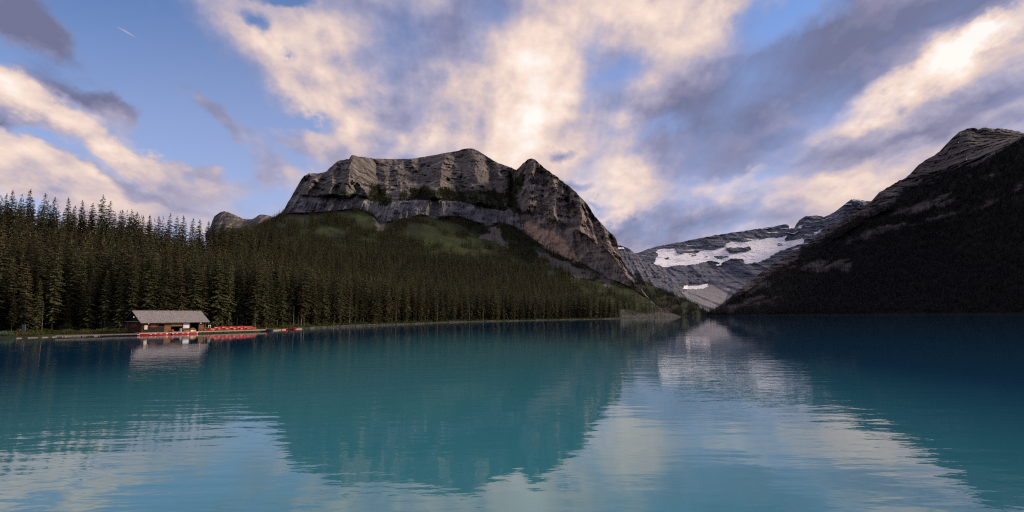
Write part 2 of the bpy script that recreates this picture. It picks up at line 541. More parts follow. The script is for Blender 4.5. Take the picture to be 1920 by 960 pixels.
# ------------------------------------------------------------------ the forested hillside along the left shore
SHORE_L = [(-700, 668), (-200, 642), (0, 634), (60, 633), (110, 631), (240, 629), (300, 627.5), (390, 623.5), (480, 621), (560, 617), (640, 613), (700, 610.5), (780, 607.3),
           (860, 604), (1000, 601), (1145, 598), (1200, 596.8), (1276, 594.6)]
TOPS_L = [(-700, 312, 250, 26), (-300, 328, 270, 26), (0, 356, 300, 26), (60, 362, 305, 26), (100, 370, 310, 26), (200, 388, 320, 26), (300, 407, 350, 25), (400, 427, 420, 25), (500, 440, 600, 25),
          (620, 450, 800, 24), (700, 456, 950, 24), (800, 468, 1100, 23), (900, 477, 1200, 22), (985, 486, 1250, 21), (1030, 508, 1130, 20), (1060, 541, 1000, 14), (1100, 567, 880, 12),
          (1145, 594.5, 720, 3), (1200, 594, 850, 2), (1276, 593.2, 1030, 1)]


def shore_row(z, back):
    out = []
    for x, y in SHORE_L:
        p = W(np.array(x), np.array(y))
        d = p[1] + back
        out.append((x, float(py_of_z(np.array(float(x)), np.array(d), z)), d))
    return out


xs = sorted({p[0] for p in SHORE_L} | {p[0] for p in TOPS_L})
r_top = []
for x in xs:
    a = curve(TOPS_L, x)
    r_top.append((x, float(a[0] + a[2] * F / a[1]), float(a[1])))
hill = Sheet(-700, 1276, 640, [shore_row(-0.8, -1.5), shore_row(0.45, 1.5), shore_row(1.3, 16.0), r_top], [4, 8, 60])
nz = fbm(hill.P0[..., 0] / 30, hill.P0[..., 1] / 30, octv=4, seed=3)
hb = np.clip(hill.band - 1.0, 0, 1) * sstep(1276, 1100, hill.px)
hill.d = hill.d + 1.6 * hb * nz
hill.py = hill.py + fbm(hill.P0[..., 0] / 4.0, hill.P0[..., 1] / 4.0, octv=3, seed=8) * 14.0 / hill.d * np.clip(hill.band * 2, 0, 1)
hill.finish(back=((60, -6), (200, -30), (500, -120)))
HX = hill.px
hill.make('forest_hillside', MAT_FORESTFLOOR,
          dict(warm=0 * HX, talus=sstep(1120, 1215, HX + 40 * fbm(HX / 14, hill.py / 4, seed=15)) * 0.42 + 0.28 * (hill.band < 0.9) * (fbm(hill.P0[..., 0] / 9, hill.P0[..., 1] / 9, seed=5) > 0.0),
               veg=np.where(HX > 1150, 0.62, np.where(hill.band < 2.2, 0.75, 0.2)), meadow=np.where(hill.band < 2.05, 0.7, 0.1) * (0.6 + 0.5 * fbm(hill.P0[..., 0] / 12, hill.P0[..., 1] / 12, seed=6))),
          'low wooded slope rising from the left shore to the foot of the cliffs')

# ------------------------------------------------------------------ the great cliff-banded mountain
r_base = [(x, y + 5.0, d - 25.0) for x, y, d in r_top if 460 < x < 1140] + [(400, 480, 420), (470, 462, 540), (1145, 597.2, 700), (1200, 596.6, 812), (1276, 594.4, 1004)]
r2 = [(400, 452, 1100), (470, 430, 1400), (500, 417, 1550), (530, 401, 1650), (584, 401, 1700), (641, 395, 1700), (670, 392, 1700), (698, 402, 1690), (712, 420, 1640), (750, 414, 1650), (790, 404, 1690), (815, 409, 1700), (860, 407, 1750), (890, 418, 1720), (912, 423, 1700),
      (940, 418, 1690), (965, 427, 1650), (1010, 459, 1500), (1055, 485, 1400), (1100, 502, 1320), (1137, 524, 1230), (1190, 541, 1130), (1210, 557, 1080), (1235, 577.5, 1040), (1276, 594, 1008)]
r3 = [(400, 450, 1110), (470, 428, 1410), (500, 415, 1560), (530, 398.5, 1665), (545, 378, 1715), (558, 367, 1735), (590, 371, 1745), (620, 369, 1750), (650, 374, 1745), (672, 371, 1750), (700, 379, 1740), (719, 384, 1705), (750, 379, 1720), (777, 376, 1735), (829, 377, 1745), (860, 379, 1790), (901, 389, 1765),
      (939, 396, 1745), (969, 399, 1700), (1010, 410, 1560), (1055, 425, 1470), (1100, 447, 1390), (1137, 472, 1290), (1158, 495, 1230), (1175, 520, 1180), (1190, 534, 1140), (1210, 554.5, 1085), (1235, 576, 1043), (1276, 593.8, 1010)]
r4 = [(400, 448, 1150), (470, 426, 1500), (500, 412, 1620), (518, 405, 1660), (530, 396, 1700), (540, 379, 1740), (548, 366, 1760), (556, 351, 1790), (564, 338, 1810), (570, 329, 1830), (578, 326, 1870), (590, 325, 1910), (598, 325, 1940), (607, 322, 1955), (613, 321, 1970), (618, 315, 1985),
      (627, 308, 2000), (632, 303, 2010), (640, 300, 2020), (654, 298, 2040), (658, 292, 2050), (661, 290.5, 2050), (668, 292, 2080), (680, 294, 2150), (700, 297, 2300), (735, 298, 2450), (770, 298, 2500), (800, 293, 2500), (840, 286, 2500), (858, 283, 2500), (868, 279.5, 2500), (878, 278, 2500),
      (887, 279, 2480), (897, 283.5, 2440), (910, 291, 2400), (922, 299, 2350), (935, 306, 2300), (950, 311, 2230), (968, 319, 2120), (974, 313, 2020), (980, 307, 1950), (987, 301, 1920), (995, 297, 1900), (1000, 297.5, 1890), (1008, 303, 1870), (1020, 315, 1830), (1045, 332, 1750), (1060, 344, 1710),
      (1080, 360, 1650), (1092, 373, 1620), (1105, 388, 1580), (1115, 405, 1540), (1126, 417, 1500), (1140, 432, 1450), (1150, 441, 1420), (1155, 446, 1400), (1158, 456, 1370), (1160, 472, 1340), (1168, 490, 1290), (1175, 502, 1250), (1183, 511, 1210), (1190, 519, 1180), (1197, 531, 1140), (1203, 541, 1110),
      (1212, 553.5, 1087), (1224, 569, 1057), (1250, 583, 1030), (1276, 593.4, 1013)]
mt = Sheet(400, 1276, 1060, [r_base, r2, r3, r4], [90, 44, 150])
X, Y, Z = mt.P0[..., 0], mt.P0[..., 1], mt.P0[..., 2]
b0 = np.clip(mt.band, 0, 1); b1 = np.clip(mt.band - 1, 0, 1); b2 = np.clip(mt.band - 2, 0, 1)
fadeR = sstep(1276, 1180, mt.px) * sstep(440, 540, mt.px)
but = sstep(955, 1000, mt.px)                                   # the buttress on the right
sk = X + 0.55 * Z                                               # gullies that lean with the beds
gul = fbm(sk / 150.0 + 0.35 * fbm(X / 200, Z / 200, seed=4), Z / 420.0, octv=5, seed=11, ridged=True)
rib = fbm(X / 34.0 + 0.25 * fbm(X / 60, Z / 60, seed=22), Z / 230.0, Y / 400.0, octv=6, gain=0.58, seed=21, ridged=True)
fin = fbm(X / 22.0, Z / 22.0, Y / 60.0, octv=5, seed=31)
spur = np.zeros_like(X)
for xt, xb, wd_, am in ((598, 574, 16, 70), (632, 612, 14, 50), (662, 646, 20, 95), (700, 716, 16, -85), (742, 752, 22, 70), (785, 792, 18, -75), (836, 812, 24, 130), (868, 866, 14, -60), (884, 898, 16, 55), (912, 936, 20, -85), (935, 950, 10, 40), (957, 962, 12, -110),
                        (1000, 985, 14, 70), (1022, 1012, 9, -45), (1042, 1040, 12, 50), (1062, 1070, 9, -45), (1085, 1092, 12, 55), (1105, 1122, 9, -45), (1128, 1142, 11, 45)):
    xc = xt * b2 + xb * (1 - b2) + 7 * fbm(Z / 70, X * 0 + xt, octv=3, seed=44)
    spur = spur + am * np.maximum(0, 1 - np.abs(mt.px - xc) / wd_) ** 1.2 * sstep(1.0, 0.8, b2) ** 0.5
face = sstep(0.0, 0.12, b2)
up_d = -(gul * 120.0 + 34.0 * rib + 24.0 * fin) * (1 - but) - (64.0 * rib + 34.0 * fin + 45.0 * gul) * but
# beds: a stair of ledges that dips to the right
zz = Z + 0.28 * X + 10.0 * fbm(X / 160, Z / 160, seed=41)
st = (zz / 21.0) % 1.0
st2 = (zz / 7.3 + 0.3 * fin) % 1.0
led = ((sstep(0.0, 0.75, st) - st) * 13.0 + (sstep(0, 0.8, st2) - st2) * 4.0) * (1 - 0.75 * but) * (0.5 + 0.7 * sstep(-0.3, 0.4, fbm(X / 90, Z / 60, seed=43)))
# high talus apron under the summit and spurs below it
mt.d = mt.d + fadeR * (face * (up_d + led - spur) + np.where(mt.band >= 1, (1 - face), 0) * (-40.0 * rib - 14.0 * fin) * sstep(0, 0.1, b1))
low = np.where(mt.band < 1, 1.0, 0.0) * sstep(0.0, 0.25, b0) * sstep(1.0, 0.9, b0)
mt.d = mt.d + fadeR * low * (-28.0 * fbm(X / 120, Y / 300, octv=4, seed=51, ridged=True) + 7.0 * fin)
# notched skyline
jag = fbm(mt.px / 5.0, 0 * mt.px, octv=4, seed=61) * 1.5 + fbm(mt.px / 1.8, 0 * mt.px, octv=2, seed=62) * 0.5
mt.py = mt.py + jag * sstep(0.75, 1.0, b2) * np.where((mt.px > 700) & (mt.px < 950), 0.45, 1.0) * fadeR
mt.finish()
px, py = mt.px, mt.py
wx = px + 16 * fbm(px / 14, py / 8, octv=5, gain=0.65, seed=71); wy = py + 9 * fbm(px / 14 + 9, py / 8, octv=5, gain=0.6, seed=72)
veg = np.where(mt.band < 1, 0.85, 0.0)
tal = np.zeros_like(px)
mea = 0.36 + 0.35 * fbm((px + 1.6 * py) / 30, (py - 0.35 * px) / 8, octv=4, seed=73)
for poly, v in (([(575, 442), (640, 415), (680, 400), (690, 410), (640, 436), (600, 452)], 1.0), ([(840, 446), (900, 436), (940, 448), (952, 462), (900, 478), (850, 476), (780, 470), (790, 456)], 1.0),
                ([(685, 428), (740, 424), (760, 438), (690, 452), (650, 455)], 0.95), ([(1070, 516), (1120, 505), (1235, 575), (1200, 585), (1130, 575), (1085, 545)], 0.75)):
    mea = np.where(in_poly(wx, wy, poly), v * (0.40 + 0.85 * sstep(-0.3, 0.5, fbm((px + 1.6 * py) / 26, (py - 0.35 * px) / 5, octv=4, seed=74))), mea)
TAL = ([(696, 404), (712, 400), (722, 430), (708, 436)], [(918, 428), (930, 424), (938, 446), (950, 464), (943, 465), (926, 446)], [(896, 441), (938, 444), (936, 449), (896, 446)],
       [(1088, 497), (1135, 523), (1188, 548), (1240, 580), (1236, 582), (1180, 553), (1130, 530), (1088, 503)], [(1010, 470), (1050, 486), (1110, 520), (1095, 522), (1040, 498), (1012, 482)],
       [(1166, 600), (1160, 588), (1170, 580), (1185, 592), (1215, 590), (1240, 582), (1278, 592), (1278, 600)])
for poly in TAL:
    tal = np.where(in_poly(wx, wy, poly), np.where(px > 1145, 0.5, 0.75), tal)
    veg = np.where(in_poly(wx, wy, poly) & (tal > 0.5), 0.0, veg)
# vegetated bench above the cliff band, ending in the gully beside the buttress
bench = ((wy > 352 + 0.04 * (wx - 780)) & (wx > 770) & (wx < 945) & (mt.band > 2)) | ((wy > 362) & (wx > 620) & (wx < 790) & (mt.band > 2) & (fbm(px / 14, py / 9, seed=75) > -0.1))
bench |= in_poly(wx, wy, [(690, 350), (712, 345), (730, 384), (716, 390)])
gullyg = in_poly(wx, wy, [(948, 350), (975, 322), (982, 345), (968, 375), (975, 398), (950, 396)])
veg = np.where(bench, 0.62, veg); mea = np.where(bench, 0.45, mea)
veg = np.where(gullyg, 0.7, veg)
hightalus = in_poly(wx, wy, [(850, 292), (878, 284), (905, 300), (965, 322), (945, 350), (940, 390), (915, 370), (880, 320)]) | in_poly(wx, wy, [(715, 300), (800, 296), (850, 286), (800, 302), (740, 316)])
tal = np.where(hightalus, 0.55, tal)
warm = np.where(mt.band >= 1, 0.05, 0.0) + 0.42 * in_poly(wx, wy, [(965, 410), (1000, 420), (1050, 440), (1090, 500), (1060, 486), (1010, 458), (975, 425)]) + 0.30 * (but * (mt.band > 1)) - 0.9 * (1 - but) * ((mt.band > 1) & (mt.band < 2.02)) \
    + 0.2 * hightalus + 0.22 * in_poly(wx, wy, [(820, 290), (840, 300), (860, 350), (820, 350)])
mt.make('cliff_mountain', MAT_MAIN, dict(veg=soft(veg, 5), talus=soft(tal, 5), meadow=soft(mea, 8), warm=soft(warm, 8)), 'massive grey-brown limestone mountain with a pale cliff band and twin summits')
MT_VEG, MT_TAL, MT_MEA, MT_BENCH, MT_GUL = veg, tal, mea, bench, gullyg

# ------------------------------------------------------------------ small far peaks over the left treetops
r_b = [(385, 452, 3300), (520, 440, 3300), (600, 440, 3300)]
r_t = [(385, 438, 3600), (394, 427, 3600), (398, 414, 3600), (402, 405, 3600), (408, 401, 3600), (414, 397.5, 3600), (421, 396, 3600), (428, 398, 3600), (436, 401, 3600), (448, 406, 3600), (456, 410, 3600), (468, 411, 3600), (474, 410, 3600), (480, 407, 3600), (484, 403.5, 3600),
       (489, 402, 3600), (497, 403, 3600), (508, 405, 3600), (525, 412, 3600), (600, 425, 3600)]
fp = Sheet(385, 600, 260, [r_b, r_t], [60])
X, Y, Z = fp.P0[..., 0], fp.P0[..., 1], fp.P0[..., 2]
fp.d = fp.d - 70 * fbm(X / 120, Z / 300, octv=5, seed=81, ridged=True) - 25 * fbm(X / 30, Z / 60, octv=4, seed=82)
fp.py = fp.py + 0.7 * fbm(fp.px / 4, 0 * fp.px, octv=3, seed=83) * sstep(0.8, 1, fp.band)
fp.finish()
fp.make('distant_peaks', MAT_MAIN, dict(veg=np.where(fp.band < 0.45, 0.5, 0.0), talus=0 * X, meadow=0.2 + 0 * X, warm=0.0 * X), 'two small rounded grey peaks showing over the left treetops')

# ------------------------------------------------------------------ green spur behind the end of the cliffs
r_b = [(1170, 600, 1300), (1340, 592.2, 1900)]
r_t = [(1170, 512, 1600), (1190, 521, 1620), (1210, 528, 1660), (1235, 540, 1720), (1262, 551, 1790), (1285, 561, 1850), (1308, 570.5, 1920), (1316, 580, 1930), (1340, 588.4, 1950)]
gs = Sheet(1170, 1340, 220, [r_b, r_t], [90])
X, Y, Z = gs.P0[..., 0], gs.P0[..., 1], gs.P0[..., 2]
gs.d = gs.d - 30 * fbm(X / 70, Z / 160, octv=5, seed=91, ridged=True) * sstep(0, 0.1, gs.band)
gs.py = gs.py + 0.6 * fbm(gs.px / 4, 0 * gs.px, octv=3, seed=93) * sstep(0.8, 1, gs.band)
gs.finish(back=((200, -60), (500, -220)))
gs.make('green_spur', MAT_MAIN, dict(veg=0.8 + 0 * X, talus=0 * X, meadow=0.12 + 0.3 * fbm(X / 60, Z / 30, octv=4, seed=94), warm=0 * X), 'dark green spur running down to the head of the lake')

# ------------------------------------------------------------------ glacier mountain at the head of the valley
r_b = [(1120, 600, 3600), (1420, 596, 3600), (1720, 590, 3600)]
r_m = [(1120, 520, 4600), (1250, 560, 4600), (1275, 552, 4800), (1290, 540, 5200), (1330, 530, 5300), (1400, 525, 5200), (1500, 500, 5200), (1720, 480, 5200)]
r_n = [(1120, 492, 5200), (1250, 505, 5600), (1330, 502, 5700), (1400, 492, 5700), (1470, 488, 5700), (1530, 470, 5700), (1720, 440, 5700)]
r_t = [(1120, 480, 6300), (1180, 476, 6400), (1196, 474, 6500), (1215, 467, 6600), (1230, 462, 6600), (1280, 453, 6600), (1340, 441, 6600), (1400, 432, 6600), (1420, 429, 6600), (1450, 425, 6600), (1474, 420, 6600), (1480, 423, 6600), (1484, 428, 6600), (1489, 427.5, 6600), (1493, 420, 6550), (1499, 412, 6500),
       (1506, 407.5, 6500), (1512, 405, 6500), (1522, 405, 6500), (1530, 403.5, 6500), (1538, 405, 6450), (1545, 407, 6400), (1552, 404, 6300), (1562, 399, 6200), (1572, 392, 6100), (1582, 384, 6000), (1590, 378, 6000), (1596, 373.5, 6000), (1601, 373, 6000), (1615, 375.5, 6000), (1640, 377.5, 6000), (1720, 384, 6000)]
gm = Sheet(1120, 1720, 620, [r_b, r_m, r_n, r_t], [90, 90, 130])
X, Y, Z = gm.P0[..., 0], gm.P0[..., 1], gm.P0[..., 2]
zz = Z + 0.10 * X + 25 * fbm(X / 500, Z / 300, seed=101)
st = (zz / 62.0) % 1.0
tb = np.clip(gm.band - 2, 0, 1)


def c5(poly):
    return [(1120 + x * 540 / 1851, 340 + y * 280 / 960) for x, y in poly]


px, py = gm.px, gm.py
nx_ = fbm(px / 9, py / 4, octv=5, gain=0.6, seed=103); ny_ = fbm(px / 9 + 20, py / 4, octv=5, gain=0.6, seed=104)
wx = px + 5.5 * nx_; wy = py + 2.8 * ny_
SNOW = [c5(q) for q in ([(368, 532), (390, 470), (375, 455), (400, 430), (500, 425), (505, 458), (620, 462), (760, 432), (815, 420), (830, 392), (1000, 378), (1180, 358), (1215, 346), (1205, 390), (1330, 368), (1320, 405), (1240, 425), (1180, 440), (1110, 490), (1040, 520), (950, 532),
                         (940, 500), (870, 490), (800, 530), (740, 510), (620, 535), (430, 548)],
                        [(555, 668), (710, 656), (712, 676), (690, 690), (560, 692)], [(522, 722), (545, 708), (556, 712), (535, 730)], [(1392, 330), (1455, 290), (1462, 296), (1410, 336)], [(1288, 300), (1312, 268), (1322, 276), (1300, 300)], [(1330, 245), (1360, 236), (1362, 244)],
                        [(1228, 282), (1252, 290), (1268, 298), (1235, 304)], [(1640, 116), (1760, 122), (1762, 130), (1650, 124)], [(760, 540), (800, 520), (790, 545)], [(652, 600), (664, 598), (660, 612)], [(640, 632), (650, 628), (648, 642)])]
HOLE = [c5(q) for q in ([(828, 428), (900, 424), (992, 420), (985, 438), (900, 452), (845, 460)], [(750, 482), (850, 478), (805, 502), (770, 498)], [(690, 486), (712, 484), (705, 492)], [(440, 490), (460, 488), (455, 496)], [(1150, 400), (1190, 395), (1185, 410), (1160, 412)], [(600, 468), (630, 462), (635, 476), (605, 480)])]
snow = np.zeros_like(px)
for q in SNOW:
    snow = np.maximum(snow, in_poly(wx, wy, q) * 1.0)
for q in HOLE:
    snow = np.where(in_poly(wx, wy, q), 0.0, snow)
ledge = (sstep(0.62, 0.95, (zz / 62.0) % 1.0) * sstep(-0.10, 0.22, fbm(px / 22, py / 3, octv=4, seed=105)) * sstep(500, 470, py))
snow = np.maximum(snow, ledge * (tb > 0.05) * 0.8)
amp = (1 - 0.75 * snow)
gm.d = gm.d - amp * (120 * fbm(X / 260, Z / 500, octv=6, seed=102, ridged=True) + 40 * fbm(X / 60, Z / 60, octv=4, seed=106)) * sstep(0, 0.3, gm.band) + amp * (sstep(0, 0.7, st) - st) * 26
gm.py = gm.py + (0.9 * fbm(px / 5, 0 * px, octv=4, seed=107)) * sstep(0.85, 1, tb)
gm.finish(back=((600, -500), (1500, -1500)))
fan = in_poly(wx, wy, [(1272, 560), (1300, 552), (1335, 542), (1368, 540), (1362, 560), (1340, 590), (1300, 590)]) | in_poly(wx, wy, [(1300, 538), (1330, 534), (1350, 540), (1290, 560), (1275, 552)])
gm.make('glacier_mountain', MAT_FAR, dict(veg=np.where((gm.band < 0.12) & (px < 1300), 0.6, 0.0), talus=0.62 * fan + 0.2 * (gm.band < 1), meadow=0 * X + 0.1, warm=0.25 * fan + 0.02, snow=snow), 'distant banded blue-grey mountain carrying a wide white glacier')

# pale stepped shoulder between the cliffs and the glacier
r_b = [(1130, 590, 3000), (1290, 575, 3200)]
r_t = [(1130, 468, 3900), (1148, 463, 3900), (1157, 459.5, 3900), (1164, 460, 3900), (1172, 463, 3900), (1182, 468, 3900), (1192, 477, 3900), (1205, 486, 3880), (1222, 496, 3850), (1238, 506, 3800), (1252, 515, 3750), (1264, 524, 3700), (1272, 535, 3650), (1279, 547, 3600), (1290, 562, 3500)]
sh = Sheet(1130, 1290, 230, [r_b, r_t], [150])
X, Y, Z = sh.P0[..., 0], sh.P0[..., 1], sh.P0[..., 2]
zz = Z + 0.12 * X + 8 * fbm(X / 150, Z / 100, seed=111)
st = (zz / 30.0) % 1.0
sh.d = sh.d - 60 * fbm(X / 110, Z / 260, octv=5, seed=112, ridged=True) + (sstep(0, 0.7, st) - st) * 16 - 14 * fbm(X / 26, Z / 26, octv=4, seed=113)
sh.py = sh.py + 0.7 * fbm(sh.px / 4, 0 * sh.px, octv=3, seed=114) * sstep(0.85, 1, sh.band)
sh.finish()
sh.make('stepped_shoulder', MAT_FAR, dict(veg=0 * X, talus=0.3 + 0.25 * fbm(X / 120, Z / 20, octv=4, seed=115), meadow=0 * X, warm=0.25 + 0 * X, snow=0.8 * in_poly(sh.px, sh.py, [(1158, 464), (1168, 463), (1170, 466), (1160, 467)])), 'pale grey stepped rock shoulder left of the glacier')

# ------------------------------------------------------------------ dark mountain on the right shore
def z_row(cols, z):
    return [(x, float(py_of_z(np.array(float(x)), np.array(float(d)), z)), d) for x, d in cols]


r_s = z_row([(1322, 1850), (1400, 1800), (1500, 1780), (1660, 1700), (1920, 1500), (2500, 1050)], -1.0)
r_s2 = z_row([(1322, 1856), (1400, 1806), (1500, 1786), (1660, 1706), (1920, 1506), (2500, 1056)], 1.0)
r_m = [(1322, 589.0, 1870), (1345, 583, 1950), (1370, 565, 2000), (1400, 548, 2050), (1440, 520, 2150), (1500, 487, 2300), (1560, 455, 2400), (1640, 408, 2450), (1700, 386, 2400), (1740, 374, 2350), (1800, 346, 2250), (1830, 326, 2200), (1850, 311, 2150), (1880, 290, 2090), (1920, 263, 2000), (2100, 215, 1800), (2500, 200, 1500)]
r_t = [(1322, 588.6, 1880), (1335, 588, 1960), (1345, 580, 2000), (1365, 561, 2060), (1400, 532, 2200), (1440, 501, 2350), (1500, 465, 2550), (1530, 446, 2630), (1560, 425, 2700), (1590, 404, 2750), (1620, 386, 2800), (1636, 379, 2830), (1644, 373, 2850), (1646, 364, 2860), (1649, 361, 2870), (1662, 352, 2900), (1680, 342, 2950), (1700, 331, 3000), (1712, 324, 3030),
       (1721, 319, 3050), (1723, 309, 3060), (1728, 305, 3070), (1740, 298, 3100), (1755, 289, 3130), (1770, 280, 3150), (1776, 273, 3160), (1779, 265, 3165), (1786, 259, 3170), (1795, 251, 3190), (1803, 245, 3200), (1812, 240.5, 3200), (1820, 239.5, 3200), (1828, 241, 3200), (1850, 240, 3200), (1868, 240.5, 3180), (1880, 242, 3160), (1900, 245, 3130), (1920, 249, 3100), (2100, 205, 2600), (2500, 180, 2200)]
rm = Sheet(1322, 2500, 900, [r_s, r_s2, r_m, r_t], [3, 130, 90])
X, Y, Z = rm.P0[..., 0], rm.P0[..., 1], rm.P0[..., 2]
t2 = np.clip(rm.band - 2, 0, 1); t1 = np.clip(rm.band - 1, 0, 1)
zz = Z - 0.18 * X + 14 * fbm(X / 200, Z / 150, seed=121)
st = (zz / 34.0) % 1.0
q = fbm((X - 0.9 * Z) / 150, (Z + 0.5 * X) / 500, octv=6, seed=122, ridged=True)
fin = fbm(X / 26, Z / 26, Y / 60, octv=5, seed=123)
fl = sstep(1322, 1400, rm.px)
rm.d = rm.d + fl * (sstep(0, 0.15, t2) * (-110 * q - 40 * fin + (sstep(0, 0.75, st) - st) * 15) + sstep(0.05, 0.4, t1) * np.where(rm.band < 2, 1, 0) * sstep(1, 0.9, t1) * (-30 * q - 12 * fin))
rm.py = rm.py + fl * 2.6 * fbm(rm.px / 6, 0 * rm.px, octv=4, seed=124) * sstep(0.8, 1, t2)
rm.finish()
px, py = rm.px, rm.py
wx = px + 22 * fbm(px / 22, py / 8, octv=5, gain=0.65, seed=125); wy = py + 13 * fbm(px / 22 + 7, py / 8, octv=5, gain=0.65, seed=126)


def c6(poly):
    return [(1500 + x * 420 / 1008, 220 + y * 400 / 960) for x, y in poly]


ROCK = [c6([(380, 455), (480, 380), (600, 318), (680, 325), (695, 380), (600, 412), (480, 445)]), c6([(170, 578), (330, 500), (540, 475), (640, 435), (780, 415), (880, 365), (892, 380), (780, 432), (600, 470), (350, 522), (200, 582)]), c6([(-60, 665), (60, 640), (230, 640), (222, 682), (80, 692), (-60, 690)]),
        c5([(870, 700), (1000, 640), (1130, 645), (1070, 695), (900, 740)]), c5([(820, 815), (900, 770), (1150, 735), (1190, 750), (1000, 800), (850, 835)]), c5([(1140, 560), (1300, 520), (1640, 520), (1600, 570), (1250, 575)]), c5([(1540, 390), (1680, 340), (1700, 350), (1560, 410)]), c6([(800, 275), (850, 240), (870, 260), (840, 290)]), c6([(960, 320), (1008, 300), (1008, 330), (970, 340)])]
rock = np.zeros_like(px)
for qd in ROCK:
    rock = np.maximum(rock, in_poly(wx, wy, qd) * 1.0)
rock = rock * sstep(-0.45, 0.12, fbm((px - 1.2 * py) / 60, (py + 0.42 * px) / 4.5, octv=5, gain=0.6, seed=128))
veg = np.where(rm.band < 2, 1.0 - rock, np.where(t2 < 0.12, 0.6, 0.0))
upveg = in_poly(wx, wy, c6([(0, 600), (300, 440), (520, 310), (620, 265), (760, 230), (850, 220), (900, 180), (1008, 110), (1008, 300), (700, 330), (300, 520), (0, 660)]))
veg = np.where((rm.band >= 2) & upveg, 0.65, veg)
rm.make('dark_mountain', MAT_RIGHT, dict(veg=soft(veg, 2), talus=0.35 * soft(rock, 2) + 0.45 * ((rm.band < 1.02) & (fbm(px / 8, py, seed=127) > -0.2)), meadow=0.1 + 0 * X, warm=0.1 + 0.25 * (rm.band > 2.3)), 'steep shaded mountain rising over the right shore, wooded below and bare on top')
RM_VEG = veg

# ------------------------------------------------------------------ lake
m, t, b = new_mat('glacial_water')
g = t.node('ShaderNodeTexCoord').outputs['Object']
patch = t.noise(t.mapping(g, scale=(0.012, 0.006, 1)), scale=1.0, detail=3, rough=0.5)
painted_vignette = t.vmath('LENGTH', t.vmath('MULTIPLY', t.vmath('SUBTRACT', g, (-9.0, 40.0, 0.0)), (1 / 34.0, 1 / 130.0, 0.0)))
painted_vignette = t.smooth(t.math('ADD', painted_vignette, t.math('MULTIPLY', t.math('SUBTRACT', patch, 0.5), 0.7)), 0.25, 1.35, 1.0, 0.0)
t.put(b.inputs['Base Color'], t.mix(painted_vignette, (0.006, 0.052, 0.115), (0.034, 0.188, 0.240)))  # edge vignette and dark shore reflections painted into the water colour
b.inputs['Roughness'].default_value = 0.02
b.inputs['IOR'].default_value = 1.42
b.inputs['Specular IOR Level'].default_value = 0.5
rz = math.radians(-14)
w1 = t.noise(t.mapping(g, rot=(0, 0, rz), scale=(0.24, 0.70, 1)), scale=1.0, detail=3, rough=0.45)
w2 = t.noise(t.mapping(g, rot=(0, 0, math.radians(6)), scale=(0.8, 1.5, 1)), scale=1.0, detail=3, rough=0.5)
w3 = t.noise(t.mapping(g, scale=(0.025, 0.09, 1)), scale=1.0, detail=2, rough=0.5)
sx_ = t.node('ShaderNodeSeparateXYZ'); t.put(sx_.inputs[0], g)
near = t.math('MULTIPLY', t.smooth(sx_.outputs[1], 38.0, 130.0, 1.0, 0.26), t.smooth(sx_.outputs[0], -14.0, 0.0, 1.0, 0.42))     # the breeze ruffles the near left of the lake
rip = t.smooth(t.noise(t.mapping(g, loc=(3, 1, 0), scale=(0.014, 0.02, 1)), scale=1.0, detail=3, rough=0.5), 0.40, 0.62, 0.35, 1.0)
rip = t.math('MULTIPLY', rip, near)
hgt = t.math('ADD', t.math('MULTIPLY', w1, t.math('MULTIPLY', rip, 0.072)), t.math('ADD', t.math('MULTIPLY', w2, t.math('MULTIPLY', rip, 0.026)), t.math('MULTIPLY', w3, 0.03)))
bp = t.node('ShaderNodeBump'); bp.inputs['Strength'].default_value = 1.0; bp.inputs['Distance'].default_value = 1.0
t.put(bp.inputs['Height'], hgt)
t.l.new(bp.outputs[0], b.inputs['Normal'])
wv_ = [(-9000, -600, 0), (9000, -600, 0), (9000, 9000, 0), (-9000, 9000, 0)]
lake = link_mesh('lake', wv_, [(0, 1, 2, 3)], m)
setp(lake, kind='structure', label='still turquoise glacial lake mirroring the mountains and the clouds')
gm_ = simple('lake_bed', (0.10, 0.10, 0.09), 0.9)
ground = link_mesh('ground', [(x, y, -6.0) for x, y in ((-20000, -20000), (20000, -20000), (20000, 20000), (-20000, 20000))], [(0, 1, 2, 3)], gm_)
setp(ground, kind='structure', label='bed of the lake and ground beyond')
# ------------------------------------------------------------------ trees
def foliage_mat(name, col, var=0.45, brown=(0.060, 0.044, 0.024)):
    m, t, b = new_mat(name)
    oi = t.node('ShaderNodeObjectInfo')
    g = t.node('ShaderNodeTexCoord').outputs['Object']
    n = t.noise(g, scale=9.0, detail=3, rough=0.6)
    c = t.mix(n, tuple(x * 0.55 for x in col), tuple(x * 1.5 for x in col))
    c = t.mix(t.smooth(oi.outputs['Random'], 0.45, 1.0, 0.0, 0.75), c, brown)
    br = t.math('MULTIPLY_ADD', t.math('FRACT', t.math('MULTIPLY', oi.outputs['Random'], 17.3)), var * 2.2, 1 - var)
    t.put(b.inputs['Base Color'], t.vmath('SCALE', c, scale=br))
    b.inputs['Roughness'].default_value = 0.85
    b.inputs['Specular IOR Level'].default_value = 0.1
    return m


MAT_LEAF = foliage_mat('spruce_needles', (0.052, 0.054, 0.024), 0.6)
MAT_LEAF_DARK = foliage_mat('shaded_spruce_needles', (0.022, 0.026, 0.030), brown=(0.027, 0.024, 0.029))  # needles darkened and blued: the slope's shade put into the colour
MAT_RED = foliage_mat('rusty_needles', (0.14, 0.05, 0.024), 0.2, (0.15, 0.06, 0.03))
MAT_BARK = simple('bark', (0.13, 0.11, 0.095), 0.9, 0.4, 8.0)
MAT_DEAD = simple('bleached_wood', (0.21, 0.185, 0.17), 0.85, 0.3, 8.0)
MAT_BUSH = foliage_mat('shrub_leaves', (0.060, 0.075, 0.022), 0.4, (0.075, 0.07, 0.025))


